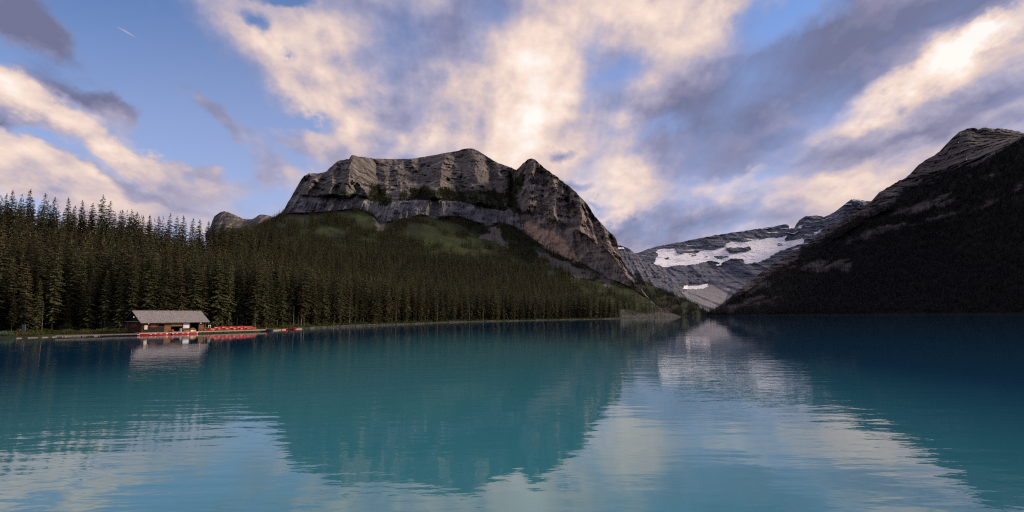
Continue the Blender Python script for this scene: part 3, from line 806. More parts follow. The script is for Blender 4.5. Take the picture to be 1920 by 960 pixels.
def crown_geo(rng, wid, nwh, nbr, start, leaves, ragged=0.25):
    """Whorls of drooping boughs; unit height, unit-free width wid (radius)."""
    v, f = [], []
    for k in range(nwh):
        tz = k / (nwh - 1.0)
        z = start + (0.985 - start) * tz ** 0.92
        shape = (1 - tz) ** 0.64 * min(1.0, 0.5 + 2.4 * tz)
        R = wid * shape + 0.010
        a0 = rng.uniform(0, 6.28)
        for i in range(nbr if tz < 0.85 else max(3, nbr - 2)):
            if rng.random() < 0.07:
                continue
            a = a0 + 6.283 * i / nbr + rng.uniform(-0.35, 0.35)
            L = R * rng.uniform(1 - ragged * 1.6, 1 + ragged)
            zb = z + rng.uniform(-0.5, 0.5) * 0.6 / nwh
            droop = L * rng.uniform(0.25, 0.6) * (1 - 0.7 * tz)
            ca, sa = math.cos(a), math.sin(a)
            wdt = max(0.30 * L, 0.008) * rng.uniform(0.8, 1.25)

            def pt(r, s, dz):
                return (ca * r - sa * s, sa * r + ca * s, zb + dz)
            b = len(v)
            if leaves == 0:
                v += [pt(0, 0, 0.012), pt(L * 0.55, wdt, -droop * 0.65), pt(L, 0, -droop), pt(L * 0.55, -wdt, -droop * 0.65)]
                f += [(b, b + 1, b + 2), (b, b + 2, b + 3)]
            else:
                # a bough: a spine with hanging sprays on either side
                n = leaves
                for q in range(n):
                    r0 = L * (0.12 + 0.80 * q / n); r1 = L * (0.12 + 0.80 * (q + 1.25) / n)
                    d0 = -droop * (r0 / L) ** 1.3; d1 = -droop * (r1 / L) ** 1.3 + (0.10 * droop if q == n - 1 else 0)
                    for sg in (-1, 1):
                        ww = wdt * (1.1 - 0.75 * q / n) * rng.uniform(0.7, 1.3)
                        hang = rng.uniform(0.15, 0.55) * ww + 0.004
                        b = len(v)
                        v += [pt(r0, 0, d0 + 0.004), pt(r1, 0, d1 + 0.002), pt((r0 + r1) / 2 + ww * 0.55, sg * ww, (d0 + d1) / 2 - hang)]
                        f.append((b, b + 1, b + 2) if sg > 0 else (b, b + 2, b + 1))
                b = len(v)
                v += [pt(L * 0.7, 0.012, -droop * 0.62), pt(L * 1.06, 0, -droop * 0.92), pt(L * 0.7, -0.012, -droop * 0.62), pt(L * 0.6, 0, -droop * 0.62 - 0.35 * wdt)]
                f += [(b, b + 1, b + 2), (b, b + 1, b + 3)]
    b = len(v)                                              # leader
    for i in range(3):
        a = i * 2.094
        v.append((0.009 * math.cos(a), 0.009 * math.sin(a), 0.94))
    v.append((0, 0, 1.0))
    f += [(b, b + 1, b + 3), (b + 1, b + 2, b + 3), (b + 2, b, b + 3)]
    return v, f


def trunk_geo(r, top, n=6, bend=0.0, z0=-0.03):
    v, f = [], []
    rings = [(z0, 1.25), (0.02, 1.0), (0.35, 0.75), (0.7, 0.4), (top, 0.12)]
    for z, s in rings:
        for i in range(n):
            a = 6.283 * i / n
            v.append((r * s * math.cos(a) + bend * z * z, r * s * math.sin(a), z))
    for k in range(len(rings) - 1):
        for i in range(n):
            j = (i + 1) % n
            f.append((k * n + i, k * n + j, (k + 1) * n + j, (k + 1) * n + i))
    return v, f


def mesh_of(name, v, f, mats, fm=None):
    me = bpy.data.meshes.new(name)
    me.from_pydata(v, [], f)
    for m in mats:
        me.materials.append(m)
    if fm is not None:
        me.polygons.foreach_set('material_index', fm)
    me.update()
    return me


rng = random.Random(7)
NEAR = []
for i in range(7):
    wid = (0.120, 0.138, 0.105, 0.148, 0.125, 0.112, 0.156)[i]
    st = (0.10, 0.06, 0.16, 0.05, 0.20, 0.12, 0.04)[i]
    cv, cf = crown_geo(rng, wid, 30 + 2 * (i % 3), 8, st, 4)
    tv, tf = trunk_geo(0.0095, 0.96)
    NEAR.append((mesh_of('trunk', tv, tf, [MAT_BARK]), mesh_of('crown', cv, cf, [MAT_LEAF]), wid))
RUST = mesh_of('crown', *crown_geo(rng, 0.14, 26, 7, 0.08, 4), [MAT_RED])


def dead_geo(rng, n=34, wid=0.09):
    v, f = [], []
    for k in range(n):
        z = rng.uniform(0.15, 0.97)
        a = rng.uniform(0, 6.283); L = wid * (1.05 - z) * rng.uniform(0.4, 1.2)
        ca, sa = math.cos(a), math.sin(a); b = len(v); w_ = 0.0022
        dz = -L * rng.uniform(0.1, 0.5)
        v += [(-sa * w_, ca * w_, z), (sa * w_, -ca * w_, z), (0, 0, z - 0.005), (ca * L, sa * L, z + dz)]
        f += [(b, b + 1, b + 3), (b + 1, b + 2, b + 3), (b + 2, b, b + 3)]
    return v, f


lib = bpy.data.collections.new('mass_tree_kinds')


def mass_tree(name, nwh, nbr, wid, st, leaves, mat, trunk=True):
    cv, cf = crown_geo(rng, wid, nwh, nbr, st, leaves)
    fm = [0] * len(cf)
    if trunk:
        tv, tf = trunk_geo(0.010, 0.5, 4)
        n = len(cv)
        cv = cv + tv; cf = cf + [tuple(i + n for i in q) for q in tf]; fm += [1] * len(tf)
    me = mesh_of(name, cv, cf, [mat, MAT_BARK], fm)
    return bpy.data.objects.new(name, me)


def kinds_collection(name, objs):
    c = bpy.data.collections.new(name)
    for o in objs:
        c.objects.link(o)
    return c


K_MID = kinds_collection('shore_spruces', [mass_tree('spruce_a', 17, 7, 0.135, 0.10, 2, MAT_LEAF), mass_tree('spruce_b', 18, 6, 0.115, 0.08, 2, MAT_LEAF), mass_tree('spruce_c', 16, 7, 0.155, 0.05, 2, MAT_LEAF), mass_tree('spruce_d', 19, 6, 0.10, 0.16, 2, MAT_LEAF)])
K_FAR = kinds_collection('mountain_spruces', [mass_tree('fir_a', 10, 5, 0.15, 0.05, 0, MAT_LEAF, False), mass_tree('fir_b', 9, 5, 0.12, 0.03, 0, MAT_LEAF, False), mass_tree('fir_c', 10, 5, 0.18, 0.04, 0, MAT_LEAF, False)])
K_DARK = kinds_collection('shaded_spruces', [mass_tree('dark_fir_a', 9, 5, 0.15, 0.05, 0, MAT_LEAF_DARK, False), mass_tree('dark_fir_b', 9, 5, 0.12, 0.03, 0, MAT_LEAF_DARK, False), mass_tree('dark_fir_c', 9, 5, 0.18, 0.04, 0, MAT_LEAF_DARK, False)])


def scatter_object(name, pts, hgt, wid, rot, var, coll, label):
    me = bpy.data.meshes.new(name)
    me.vertices.add(len(pts)); me.vertices.foreach_set('co', np.asarray(pts, np.float32).ravel())
    for k, v, ty in (('hgt', hgt, 'FLOAT'), ('wid', wid, 'FLOAT'), ('rot', rot, 'FLOAT'), ('var', var, 'INT')):
        a = me.attributes.new(k, ty, 'POINT')
        a.data.foreach_set('value', np.asarray(v, np.float32 if ty == 'FLOAT' else np.int32))
    me.update()
    o = bpy.data.objects.new(name, me)
    COL.objects.link(o)
    ng = bpy.data.node_groups.new(name + '_scatter', 'GeometryNodeTree')
    ng.interface.new_socket('Geometry', in_out='INPUT', socket_type='NodeSocketGeometry')
    ng.interface.new_socket('Geometry', in_out='OUTPUT', socket_type='NodeSocketGeometry')
    N = ng.nodes; L = ng.links
    gi = N.new('NodeGroupInput'); go = N.new('NodeGroupOutput')
    iop = N.new('GeometryNodeInstanceOnPoints'); ci = N.new('GeometryNodeCollectionInfo')
    ci.inputs['Collection'].default_value = coll
    ci.inputs['Separate Children'].default_value = True
    ci.inputs['Reset Children'].default_value = True

    def at(nm, ty):
        q = N.new('GeometryNodeInputNamedAttribute'); q.data_type = ty
        q.inputs['Name'].default_value = nm
        return q.outputs[0]
    L.new(gi.outputs[0], iop.inputs['Points']); L.new(ci.outputs[0], iop.inputs['Instance'])
    iop.inputs['Pick Instance'].default_value = True
    L.new(at('var', 'INT'), iop.inputs['Instance Index'])
    cr = N.new('ShaderNodeCombineXYZ'); L.new(at('rot', 'FLOAT'), cr.inputs[2])
    e2r = N.new('FunctionNodeEulerToRotation'); L.new(cr.outputs[0], e2r.inputs[0]); L.new(e2r.outputs[0], iop.inputs['Rotation'])
    cs = N.new('ShaderNodeCombineXYZ')
    wn_ = at('wid', 'FLOAT')
    L.new(wn_, cs.inputs[0]); L.new(wn_, cs.inputs[1]); L.new(at('hgt', 'FLOAT'), cs.inputs[2]); L.new(cs.outputs[0], iop.inputs['Scale'])
    L.new(iop.outputs[0], go.inputs[0])
    md = o.modifiers.new('scatter', 'NODES'); md.node_group = ng
    return setp(o, kind='stuff', label=label)


# ---- where the shore forest stands
nr = np.random.default_rng(5)
O_BH = np.array([-104.0, 160.1]); E_BH = np.array([0.5, math.sqrt(3) / 2]); N_BH = np.array([-math.sqrt(3) / 2, 0.5])
dens = np.where((hill.px > -160) & (hill.px < 1170), 1.0, 0.0) * np.where(hill.band > 1.55, 1.0, np.where((hill.band > 1.25) & (hill.px > 560), 0.6, 0.0)) * sstep(1170, 1120, hill.px)
dens = dens * np.where(hill.P0[..., 1] > 700, 0.62, 1.0)
cand, area = hill.scatter(60000, nr, dens)
print('hill area', area)
# thin to a natural spacing
order = nr.permutation(len(cand)); grid = {}; keep = []
for i in order:
    x, y, z = cand[i]
    sp_ = 2.8 if y < 350 else 4.1 if y < 600 else 5.4
    lx, ly = (x - O_BH[0]) * E_BH[0] + (y - O_BH[1]) * E_BH[1], (x - O_BH[0]) * N_BH[0] + (y - O_BH[1]) * N_BH[1]
    if -3 < lx < 22 and -4 < ly < 11.5:
        continue
    cx, cy = int(x // 6), int(y // 6)
    ok = True
    for a in (-1, 0, 1):
        for b_ in (-1, 0, 1):
            for (qx, qy) in grid.get((cx + a, cy + b_), ()):
                if (qx - x) ** 2 + (qy - y) ** 2 < sp_ * sp_:
                    ok = False
    if ok:
        grid.setdefault((cx, cy), []).append((x, y)); keep.append(i)
tp = cand[keep]
n = len(tp)
print('shore forest', n)
tall = 0.5 + 0.5 * fbm(tp[:, 0] / 25, tp[:, 1] / 25, octv=3, seed=131)
age = nr.random(n)
mean_h = np.interp(tp[:, 1], [150, 300, 600, 900, 1200], [25, 25, 25, 24, 21])
th = mean_h * np.where(age < 0.15, nr.uniform(0.38, 0.65, n), nr.uniform(0.74, 1.1, n)) * (0.88 + 0.22 * tall)
tw = th * nr.uniform(0.78, 1.2, n)
trot = nr.uniform(0, 6.283, n); tvar = nr.integers(0, 7, n)
tkind = np.zeros(n, int)
# skyline trees that stand clear in the photograph: (column of the tip, row of the tip)
SKY = [(-12, 364), (3, 362), (16, 356), (47, 354), (76, 362), (95, 368), (122, 370), (146, 374), (167, 380), (185, 364), (200, 376), (212, 398), (226, 393), (240, 391), (252, 397), (264, 404), (277, 402), (292, 404), (313, 399), (328, 405), (340, 403), (355, 408), (371, 411), (387, 414), (398, 412), (414, 420), (432, 424), (450, 420), (470, 424), (486, 428), (505, 426), (524, 431)]
ex, exh = [], []
for x, y in SKY:
    bb = 2.9
    p = hill.at(np.array(bb), np.array(float(x)))
    top = P(np.array(float(x)), np.array(float(y)), p[1])
    ex.append(p); exh.append(top[2] - p[2])
# rusty spruces above the boathouse roof, bare and leaning snags along the water's edge: (column, tip row, base band, kind)
SPECIAL = [(331, 523, 2.16, 1), (352, 528, 2.20, 1), (327, 560, 2.05, 1), (416, 560, 1.62, 2), (550, 572, 1.5, 2), (476, 540, 1.9, 2), (73, 528, 2.05, 2), (78, 565, 1.7, 2), (606, 560, 1.6, 2), (655, 556, 1.55, 2), (742, 560, 1.5, 2), (906, 565, 1.5, 2), (820, 558, 1.7, 2), (880, 560, 1.6, 2), (529, 520, 2.1, 2), (300, 480, 2.3, 2), (8, 452, 2.25, 2)]
for x, y, bb, k in SPECIAL:
    p = hill.at(np.array(bb), np.array(float(x)))
    top = P(np.array(float(x)), np.array(float(y)), p[1])
    ex.append(p); exh.append(max(4.0, top[2] - p[2]))
ne = len(ex)
tp = np.concatenate([tp, np.array(ex)]); th = np.concatenate([th, exh])
tw = np.concatenate([tw, np.array(exh) * nr.uniform(0.85, 1.1, ne)])
trot = np.concatenate([trot, nr.uniform(0, 6.283, ne)]); tvar = np.concatenate([tvar, nr.integers(0, 7, ne)])
tkind = np.concatenate([tkind, np.zeros(len(SKY), int), [s[3] for s in SPECIAL]])
forced = np.concatenate([np.zeros(n, bool), np.ones(ne, bool)])
n = len(tp)
# ---- which of them show largest: paint them far to near at half size
bx, by = project(tp)
tx_, ty_ = project(tp + np.stack([0 * th, 0 * th, th], -1))
hp = by - ty_
buf = np.full((480, 960), -1, int)
for i in np.argsort(-tp[:, 1]):
    y0, y1 = ty_[i] / 2, by[i] / 2
    if bx[i] < -40 or bx[i] > 1960 or y1 - y0 < 2:
        continue
    hw = 0.11 * (y1 - y0)
    for r in range(max(0, int(y0)), min(479, int(y1)) + 1):
        k = hw * (r - y0) / max(1e-6, y1 - y0)
        a0, a1 = int(bx[i] / 2 - k), int(bx[i] / 2 + k) + 1
        if a1 > 0 and a0 < 960:
            buf[r, max(0, a0):min(960, a1)] = i
cnt = np.bincount(buf[buf >= 0], minlength=n)
cnt = cnt + forced * 100000
single = np.argsort(-cnt)[:300]
is_single = np.zeros(n, bool); is_single[single] = True

ORD = ('first second third fourth fifth sixth seventh eighth ninth tenth eleventh twelfth thirteenth fourteenth fifteenth sixteenth seventeenth eighteenth nineteenth twentieth twenty-first twenty-second twenty-third twenty-fourth twenty-fifth '
       'twenty-sixth twenty-seventh twenty-eighth twenty-ninth thirtieth thirty-first thirty-second thirty-third thirty-fourth thirty-fifth thirty-sixth thirty-seventh thirty-eighth thirty-ninth fortieth forty-first forty-second forty-third forty-fourth forty-fifth').split()


def tree_words(i):
    x = bx[i]
    seg = ('left of the signpost' if x < 40 else 'right of the signpost' if x < 110 else 'above the boardwalk' if x < 238 else
           'behind the boathouse' if x < 392 else 'behind the racked canoes' if x < 486 else 'behind the moored boats' if x < 572 else 'just right of the docks' if x < 690 else 'above the open shore')
    if tkind[i] == 1:
        return ('rust-red dying spruce', '', seg)
    if tkind[i] == 2:
        return ('bare bleached dead spruce', '', seg)
    band = 'on skyline' if (forced[i] or ty_[i] < np.interp(x, [0, 200, 400, 600, 900], [395, 420, 440, 452, 480])) else 'in front row' if by[i] - np.interp(x, [p_[0] for p_ in SHORE_L], [p_[1] for p_ in SHORE_L]) > -16 else 'mid-slope'
    size = 'tall' if th[i] > 24 else 'short' if th[i] < 17 else 'middle-sized'
    shape = 'slender' if NEAR[tvar[i]][2] * tw[i] / th[i] < 0.118 else 'broad'
    return (f'{size} {shape} spruce', band, seg)


buckets = {}
for i in single:
    buckets.setdefault(tree_words(i), []).append(i)
first_of = {}


def part(name, me, root):
    if (name, me.name) in first_of:
        o = first_of[(name, me.name)].copy()
    else:
        o = bpy.data.objects.new(name, me)
        first_of[(name, me.name)] = o
    COL.objects.link(o)
    o.parent = root
    return o


DEADB = [mesh_of('bare_branches', *dead_geo(rng), [MAT_DEAD]) for _ in range(2)]
DEADT = mesh_of('dead_trunk', *trunk_geo(0.013, 0.99), [MAT_DEAD])
tree0 = None
for (kind, band, seg), ids in buckets.items():
    ids.sort(key=lambda i: bx[i])
    for q, i in enumerate(ids):
        root = bpy.data.objects.new('spruce_tree', None) if tree0 is None else tree0.copy()
        tree0 = tree0 or root
        COL.objects.link(root)
        root.location = tp[i]
        root.rotation_euler = (nr.normal(0, 0.012), nr.normal(0, 0.012), trot[i])
        root.scale = (tw[i], tw[i], th[i])
        place = ' '.join(x for x in (kind, band, seg) if x)
        root['label'] = place + (f', {ORD[min(q, len(ORD) - 1)]} from the left' if len(ids) > 1 else '')
        root['category'] = 'tree'
        root['group'] = 'spruces on the left shore'
        if tkind[i] == 2:
            part('trunk', DEADT, root); part('bare_branches', DEADB[q % 2], root)['kind'] = 'stuff'
        else:
            part('trunk', NEAR[tvar[i]][0], root)
            part('crown', RUST if tkind[i] == 1 else NEAR[tvar[i]][1], root)
# a leaning snag over the water
p0 = hill.at(np.array(1.05), np.array(954.0))
lean = bpy.data.objects.new('leaning_snag', None); COL.objects.link(lean)
lean.location = p0; lean.rotation_euler = (0, -0.36, 0.2); lean.scale = (8, 8, 9.5)
setp(lean, label='pale dead snag leaning left over the water', category='tree', group='spruces on the left shore')
part('trunk', DEADT, lean); part('bare_branches', DEADB[0], lean)['kind'] = 'stuff'

ms = ~is_single & (tx_ > -170)
scatter_object('shore_forest', tp[ms], th[ms], tw[ms], trot[ms], nr.integers(0, 4, ms.sum()), K_MID, 'dense dark spruce forest covering the slope along the left shore')

# ---- trees on the mountain sides
px, py = mt.px, mt.py
clump = fbm(px / 22, py / 9, octv=4, seed=141)
wgt = np.where(mt.band < 1, np.where(MT_VEG > 0.5, sstep(0.05, 0.35, clump + 0.34 - 0.42 * (MT_MEA > 0.7)), 0.02), 0.0)
wgt = np.where((mt.band < 1) & (px > 980) & (px < 1150) & (MT_TAL < 0.5) & (py > 470), np.maximum(wgt, 0.9 * (clump > -0.35)), wgt)
wgt = np.where((mt.band < 1) & (px > 1070) & ((MT_MEA > 0.42) | (MT_TAL > 0.4)), wgt * 0.10, wgt)
up_ = (mt.band < 1) & (px > 590) & (px < 985) & (py < 458)
wgt = np.where(up_, 1.1 * sstep(-0.02, 0.28, fbm((px + 0.8 * py) / 34, (py - 0.3 * px) / 13, octv=4, seed=144)) * (MT_TAL < 0.5), wgt)
wgt = np.where((mt.band < 1) & (px < 590) & (MT_MEA < 0.9), np.maximum(wgt, 0.7 * (clump > -0.3)), wgt)
wgt = np.where(MT_BENCH & (clump > -0.3), 1.3, wgt)
wgt = np.where(MT_GUL & (clump > -0.2), 1.0, wgt)
wgt = wgt * np.where(mt.py < 598, 1, 0)
pts, area = mt.scatter(17000, nr, wgt)
h = nr.uniform(9, 22, len(pts)) * np.interp(pts[:, 1], [700, 1700], [1.0, 0.9])
scatter_object('mountain_forest', pts, h, h * nr.uniform(0.8, 1.15, len(pts)), nr.uniform(0, 6.28, len(pts)), nr.integers(0, 3, len(pts)), K_FAR, 'scattered dark conifers on the benches and slopes below the cliffs')
clump = fbm(gs.px / 12, gs.py / 6, octv=4, seed=142)
pts, area = gs.scatter(3500, nr, sstep(-0.25, 0.2, clump + 0.1))
h = nr.uniform(8, 16, len(pts))
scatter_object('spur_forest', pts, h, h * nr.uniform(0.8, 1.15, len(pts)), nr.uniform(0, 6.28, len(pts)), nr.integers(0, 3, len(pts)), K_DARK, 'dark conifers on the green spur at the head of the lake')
clump = fbm(rm.px / 20, rm.py / 9, octv=4, seed=143)
wgt = np.where(rm.px < 2120, 1, 0) * np.where(rm.band < 2, np.where(RM_VEG > 0.5, 1.0, 0.10), np.where(RM_VEG > 0.5, 0.7 * (clump > -0.35), 0.0)) * (rm.band > 1.005)
pts, area = rm.scatter(30000, nr, wgt)
print('right area', area)
h = nr.uniform(13, 27, len(pts))
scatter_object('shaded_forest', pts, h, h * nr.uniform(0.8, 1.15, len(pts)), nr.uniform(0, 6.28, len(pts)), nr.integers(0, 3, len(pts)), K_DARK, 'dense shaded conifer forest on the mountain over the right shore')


# ---- shrubs and low growth along the left bank
def bush_geo(rng, nleaf, flat=0.75):
    v, f = [], []
    lobes = [(rng.uniform(-0.5, 0.5), rng.uniform(-0.5, 0.5), rng.uniform(0.25, 0.75), rng.uniform(0.22, 0.42)) for _ in range(9)]
    for k in range(nleaf):
        lx, ly, lz, lr = rng.choice(lobes)
        a, c = rng.uniform(0, 6.283), rng.uniform(-1, 1)
        s = math.sqrt(1 - c * c); r = lr * rng.uniform(0.6, 1.05)
        x, y, z = lx + r * s * math.cos(a), ly + r * s * math.sin(a), max(0.02, (lz + r * c) * flat)
        sz = rng.uniform(0.06, 0.13); b = len(v)
        for q in range(3):
            v.append((x + rng.uniform(-sz, sz), y + rng.uniform(-sz, sz), z + rng.uniform(-sz, sz)))
        f.append((b, b + 1, b + 2))
    return v, f


K_BUSH = kinds_collection('low_growth', [bpy.data.objects.new('low_bush', mesh_of('low_bush', *bush_geo(rng, 170), [MAT_BUSH])) for _ in range(4)])
wgt = ((hill.band > 0.75) & (hill.band < 2.1) & (hill.px > -150) & (hill.px < 1150)) * (0.35 + 0.9 * sstep(-0.2, 0.4, fbm(hill.P0[..., 0] / 7, hill.P0[..., 1] / 7, octv=3, seed=151))) * np.where(hill.band < 1.1, 0.5, 1.0)
pts, area = hill.scatter(6500, nr, wgt)
lx = (pts[:, 0] - O_BH[0]) * E_BH[0] + (pts[:, 1] - O_BH[1]) * E_BH[1]; ly = (pts[:, 0] - O_BH[0]) * N_BH[0] + (pts[:, 1] - O_BH[1]) * N_BH[1]
okb = ~((lx > -3.5) & (lx < 40) & (ly < 2.3)) & ~((lx > -3) & (lx < 20) & (ly < 10))
pts = pts[okb]
h = nr.uniform(0.5, 1.7, len(pts))
scatter_object('undergrowth', pts, h, h * nr.uniform(0.9, 1.6, len(pts)), nr.uniform(0, 6.28, len(pts)), nr.integers(0, 4, len(pts)), K_BUSH, 'olive low bushes and grass along the foot of the forest')
BUSHES = [(215, 1.75, 4.6, 'tall rounded pale-leaved shrub just left of the boathouse'), (398, 1.35, 3.0, 'green shrub beside the right end of the boathouse'), (431, 1.6, 2.6, 'low spreading shrub behind the stacked canoes'),
          (128, 1.7, 2.6, 'bright green shrub on the bank above the boardwalk end'), (592, 1.3, 2.4, 'olive shrub on the bank right of the floating docks'), (700, 1.3, 3.0, 'broad olive shrub on the open bank midway along the forest')]
for x, bb, hh, lab in BUSHES:
    p = hill.at(np.array(bb), np.array(float(x)))
    root = bpy.data.objects.new('shrub', None); COL.objects.link(root)
    root.location = p; root.scale = (hh, hh, hh)
    setp(root, label=lab, category='shrub', group='shrubs on the left bank')
    v, f = [], []
    for k in range(5):
        a = k * 1.257; tv, tf = trunk_geo(0.012, 0.6, 4)
        nb = len(v)
        v += [(x_ + 0.35 * z_ * math.cos(a), y_ + 0.35 * z_ * math.sin(a), z_) for x_, y_, z_ in tv]; f += [tuple(i + nb for i in q) for q in tf]
    st_ = bpy.data.objects.new('stems', mesh_of('stems', v, f, [MAT_BARK])); COL.objects.link(st_); st_.parent = root; st_['kind'] = 'stuff'
    cr_ = bpy.data.objects.new('foliage', mesh_of('foliage', *bush_geo(rng, 900, 0.9), [MAT_BUSH])); COL.objects.link(cr_); cr_.parent = root


# ---- stones along the waterline
def stone_geo(rng):
    bm = bmesh.new(); bmesh.ops.create_icosphere(bm, subdivisions=1, radius=0.5)
    for v_ in bm.verts:
        v_.co *= rng.uniform(0.7, 1.25); v_.co.z *= 0.6
    me = bpy.data.meshes.new('stone'); bm.to_mesh(me); bm.free(); me.materials.append(MAT_STONE)
    return bpy.data.objects.new('stone', me)


MAT_STONE = simple('shore_stone', (0.115, 0.108, 0.10), 0.9, 0.45, 2.0)
K_STONE = kinds_collection('shore_stone_kinds', [stone_geo(rng) for _ in range(4)])
wgt = ((hill.band > 0.4) & (hill.band < 1.02) & (hill.px > 480)) * 1.0 * sstep(-0.3, 0.3, fbm(hill.P0[..., 0] / 12, hill.P0[..., 1] / 12, octv=3, seed=161))
pts, area = hill.scatter(1500, nr, wgt)
h = nr.uniform(0.25, 1.0, len(pts)) * np.where(nr.random(len(pts)) < 0.1, 1.7, 1.0) * np.interp(pts[:, 1], [200, 900], [0.8, 1.6])
scatter_object('shore_stones', pts, h, h * nr.uniform(0.9, 1.6, len(pts)), nr.uniform(0, 6.28, len(pts)), nr.integers(0, 4, len(pts)), K_STONE, 'grey stones strewn along the waterline below the forest')
wgt = ((mt.px > 1140) & (mt.band < 0.9) & (mt.py > 566)) * sstep(0.1, 0.5, MT_TAL)
pts, area = mt.scatter(2500, nr, wgt)
h = nr.uniform(0.6, 2.6, len(pts))
scatter_object('scree_boulders', pts, h, h * nr.uniform(0.9, 1.6, len(pts)), nr.uniform(0, 6.28, len(pts)), nr.integers(0, 4, len(pts)), K_STONE, 'boulders scattered over the scree fan at the water')
# ------------------------------------------------------------------ boathouse, docks and boats
class MB:
    def __init__(self):
        self.v, self.f = [], []

    def add(self, v, f):
        n = len(self.v)
        self.v += [tuple(map(float, q)) for q in v]; self.f += [tuple(i + n for i in q) for q in f]
        return self

    def box(self, x0, x1, y0, y1, z0, z1):
        return self.add([(x0, y0, z0), (x1, y0, z0), (x1, y1, z0), (x0, y1, z0), (x0, y0, z1), (x1, y0, z1), (x1, y1, z1), (x0, y1, z1)],
                        [(0, 3, 2, 1), (4, 5, 6, 7), (0, 1, 5, 4), (1, 2, 6, 5), (2, 3, 7, 6), (3, 0, 4, 7)])

    def tube(self, p, q, r, r2=None, n=8):
        p = Vector(p); q = Vector(q); d = (q - p).normalized()
        a = d.orthogonal().normalized(); b = d.cross(a); r2 = r if r2 is None else r2
        v = []
        for c, rr in ((p, r), (q, r2)):
            for i in range(n):
                t_ = 6.28318 * i / n
                v.append(tuple(c + (a * math.cos(t_) + b * math.sin(t_)) * rr))
        f = [(i, (i + 1) % n, n + (i + 1) % n, n + i) for i in range(n)] + [tuple(range(n))[::-1], tuple(range(n, 2 * n))]
        return self.add(v, f)

    def prism(self, poly, y0, y1):
        """Outline in x-z carried from y0 to y1."""
        n = len(poly)
        v = [(x, y0, z) for x, z in poly] + [(x, y1, z) for x, z in poly]
        f = [tuple(range(n)), tuple(range(n, 2 * n))[::-1]] + [(i, n + i, n + (i + 1) % n, (i + 1) % n) for i in range(n)]
        return self.add(v, f)

    def build(self, name, mat, parent=None, **kw):
        o = link_mesh(name, self.v, self.f, mat, parent)
        bm = bmesh.new(); bm.from_mesh(o.data); bmesh.ops.recalc_face_normals(bm, faces=bm.faces); bm.to_mesh(o.data); bm.free()
        return setp(o, **kw)


def thing(name, label, cat, loc=(0, 0, 0), rz=0.0, group=None):
    o = bpy.data.objects.new(name, None); COL.objects.link(o)
    o.location = loc; o.rotation_euler = (0, 0, rz)
    setp(o, label=label, category=cat)
    if group:
        o['group'] = group
    return o


def copy_thing(src, loc, rz, label, rot=None):
    r = src.copy(); COL.objects.link(r); r.location = loc
    r.rotation_euler = rot if rot is not None else (0, 0, rz)
    r['label'] = label
    for ch in list(src.children):
        c = ch.copy(); COL.objects.link(c); c.parent = r
        for g_ in list(ch.children):
            d = g_.copy(); COL.objects.link(d); d.parent = c
    return r


M_LOG = simple('oiled_logs', (0.085, 0.042, 0.022), 0.7, 0.45, 1.2)
M_LOGL = simple('light_logs', (0.21, 0.115, 0.052), 0.7, 0.3, 1.5)
M_DARKW = simple('dark_boards', (0.022, 0.016, 0.013), 0.8, 0.3, 2.0)
M_RUST = simple('red_brown_boards', (0.16, 0.045, 0.022), 0.7, 0.3, 2.0)
M_TAN = simple('tan_boards', (0.30, 0.175, 0.075), 0.7, 0.2, 2.0)
M_SHINGLE = simple('weathered_shingles', (0.225, 0.21, 0.215), 0.85, 0.6, 3.2)
M_CREAM = simple('cream_paint', (0.62, 0.56, 0.46), 0.6, 0.1)
M_WHITE = simple('white_paint', (0.78, 0.77, 0.75), 0.5, 0.06)
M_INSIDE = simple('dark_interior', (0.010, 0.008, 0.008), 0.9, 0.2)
M_DECK = simple('pale_planks', (0.46, 0.36, 0.25), 0.8, 0.25, 3.0)
M_DECKD = simple('grey_planks', (0.22, 0.19, 0.17), 0.85, 0.3, 3.0)
M_RED = simple('red_canoe', (0.46, 0.013, 0.024), 0.4, 0.12, 1.5, 0.5)
M_REDIN = simple('red_canoe_inside', (0.34, 0.012, 0.02), 0.5, 0.12, 1.5)
M_NAVY = simple('navy_hull', (0.020, 0.028, 0.065), 0.4, 0.15, 1.5, 0.5)
M_TEAL = simple('teal_paint', (0.03, 0.15, 0.17), 0.6, 0.2, 2.0)
M_ORANGEW = simple('orange_timber', (0.34, 0.12, 0.03), 0.7, 0.25, 3.0)
M_BLUE = simple('light_blue_plastic', (0.22, 0.42, 0.60), 0.45, 0.08)
M_YELLOW = simple('yellow_plastic', (0.65, 0.45, 0.02), 0.45, 0.08)
M_PINK = simple('pink_fabric', (0.45, 0.05, 0.10), 0.8, 0.2)
M_SKIN = simple('skin', (0.48, 0.27, 0.19), 0.6, 0.05)
M_CLOTHD = simple('dark_clothes', (0.016, 0.018, 0.024), 0.9, 0.2)
M_VEST = simple('orange_vest', (0.62, 0.13, 0.03), 0.8, 0.1)
M_HAIR = simple('hair', (0.03, 0.02, 0.015), 0.7, 0.2)
M_STEEL = simple('grey_metal', (0.25, 0.25, 0.26), 0.4, 0.1)
# the trail map on the wall: pale print with blue lake and green-grey relief
M_MAP, t, b = new_mat('map_print')
g = t.node('ShaderNodeTexCoord').outputs['Object']
n_ = t.noise(g, scale=1.6, detail=5, rough=0.6)
t.put(b.inputs['Base Color'], t.ramp(n_, [(0.38, (0.25, 0.42, 0.62)), (0.46, (0.66, 0.73, 0.80)), (0.56, (0.80, 0.82, 0.82)), (0.66, (0.42, 0.50, 0.48))]))
M_LAMP, t, b = new_mat('lit_lamp_glass')
b.inputs['Base Color'].default_value = (0.9, 0.8, 0.65, 1)
b.inputs['Emission Color'].default_value = (1.0, 0.82, 0.60, 1)
b.inputs['Emission Strength'].default_value = 1.6

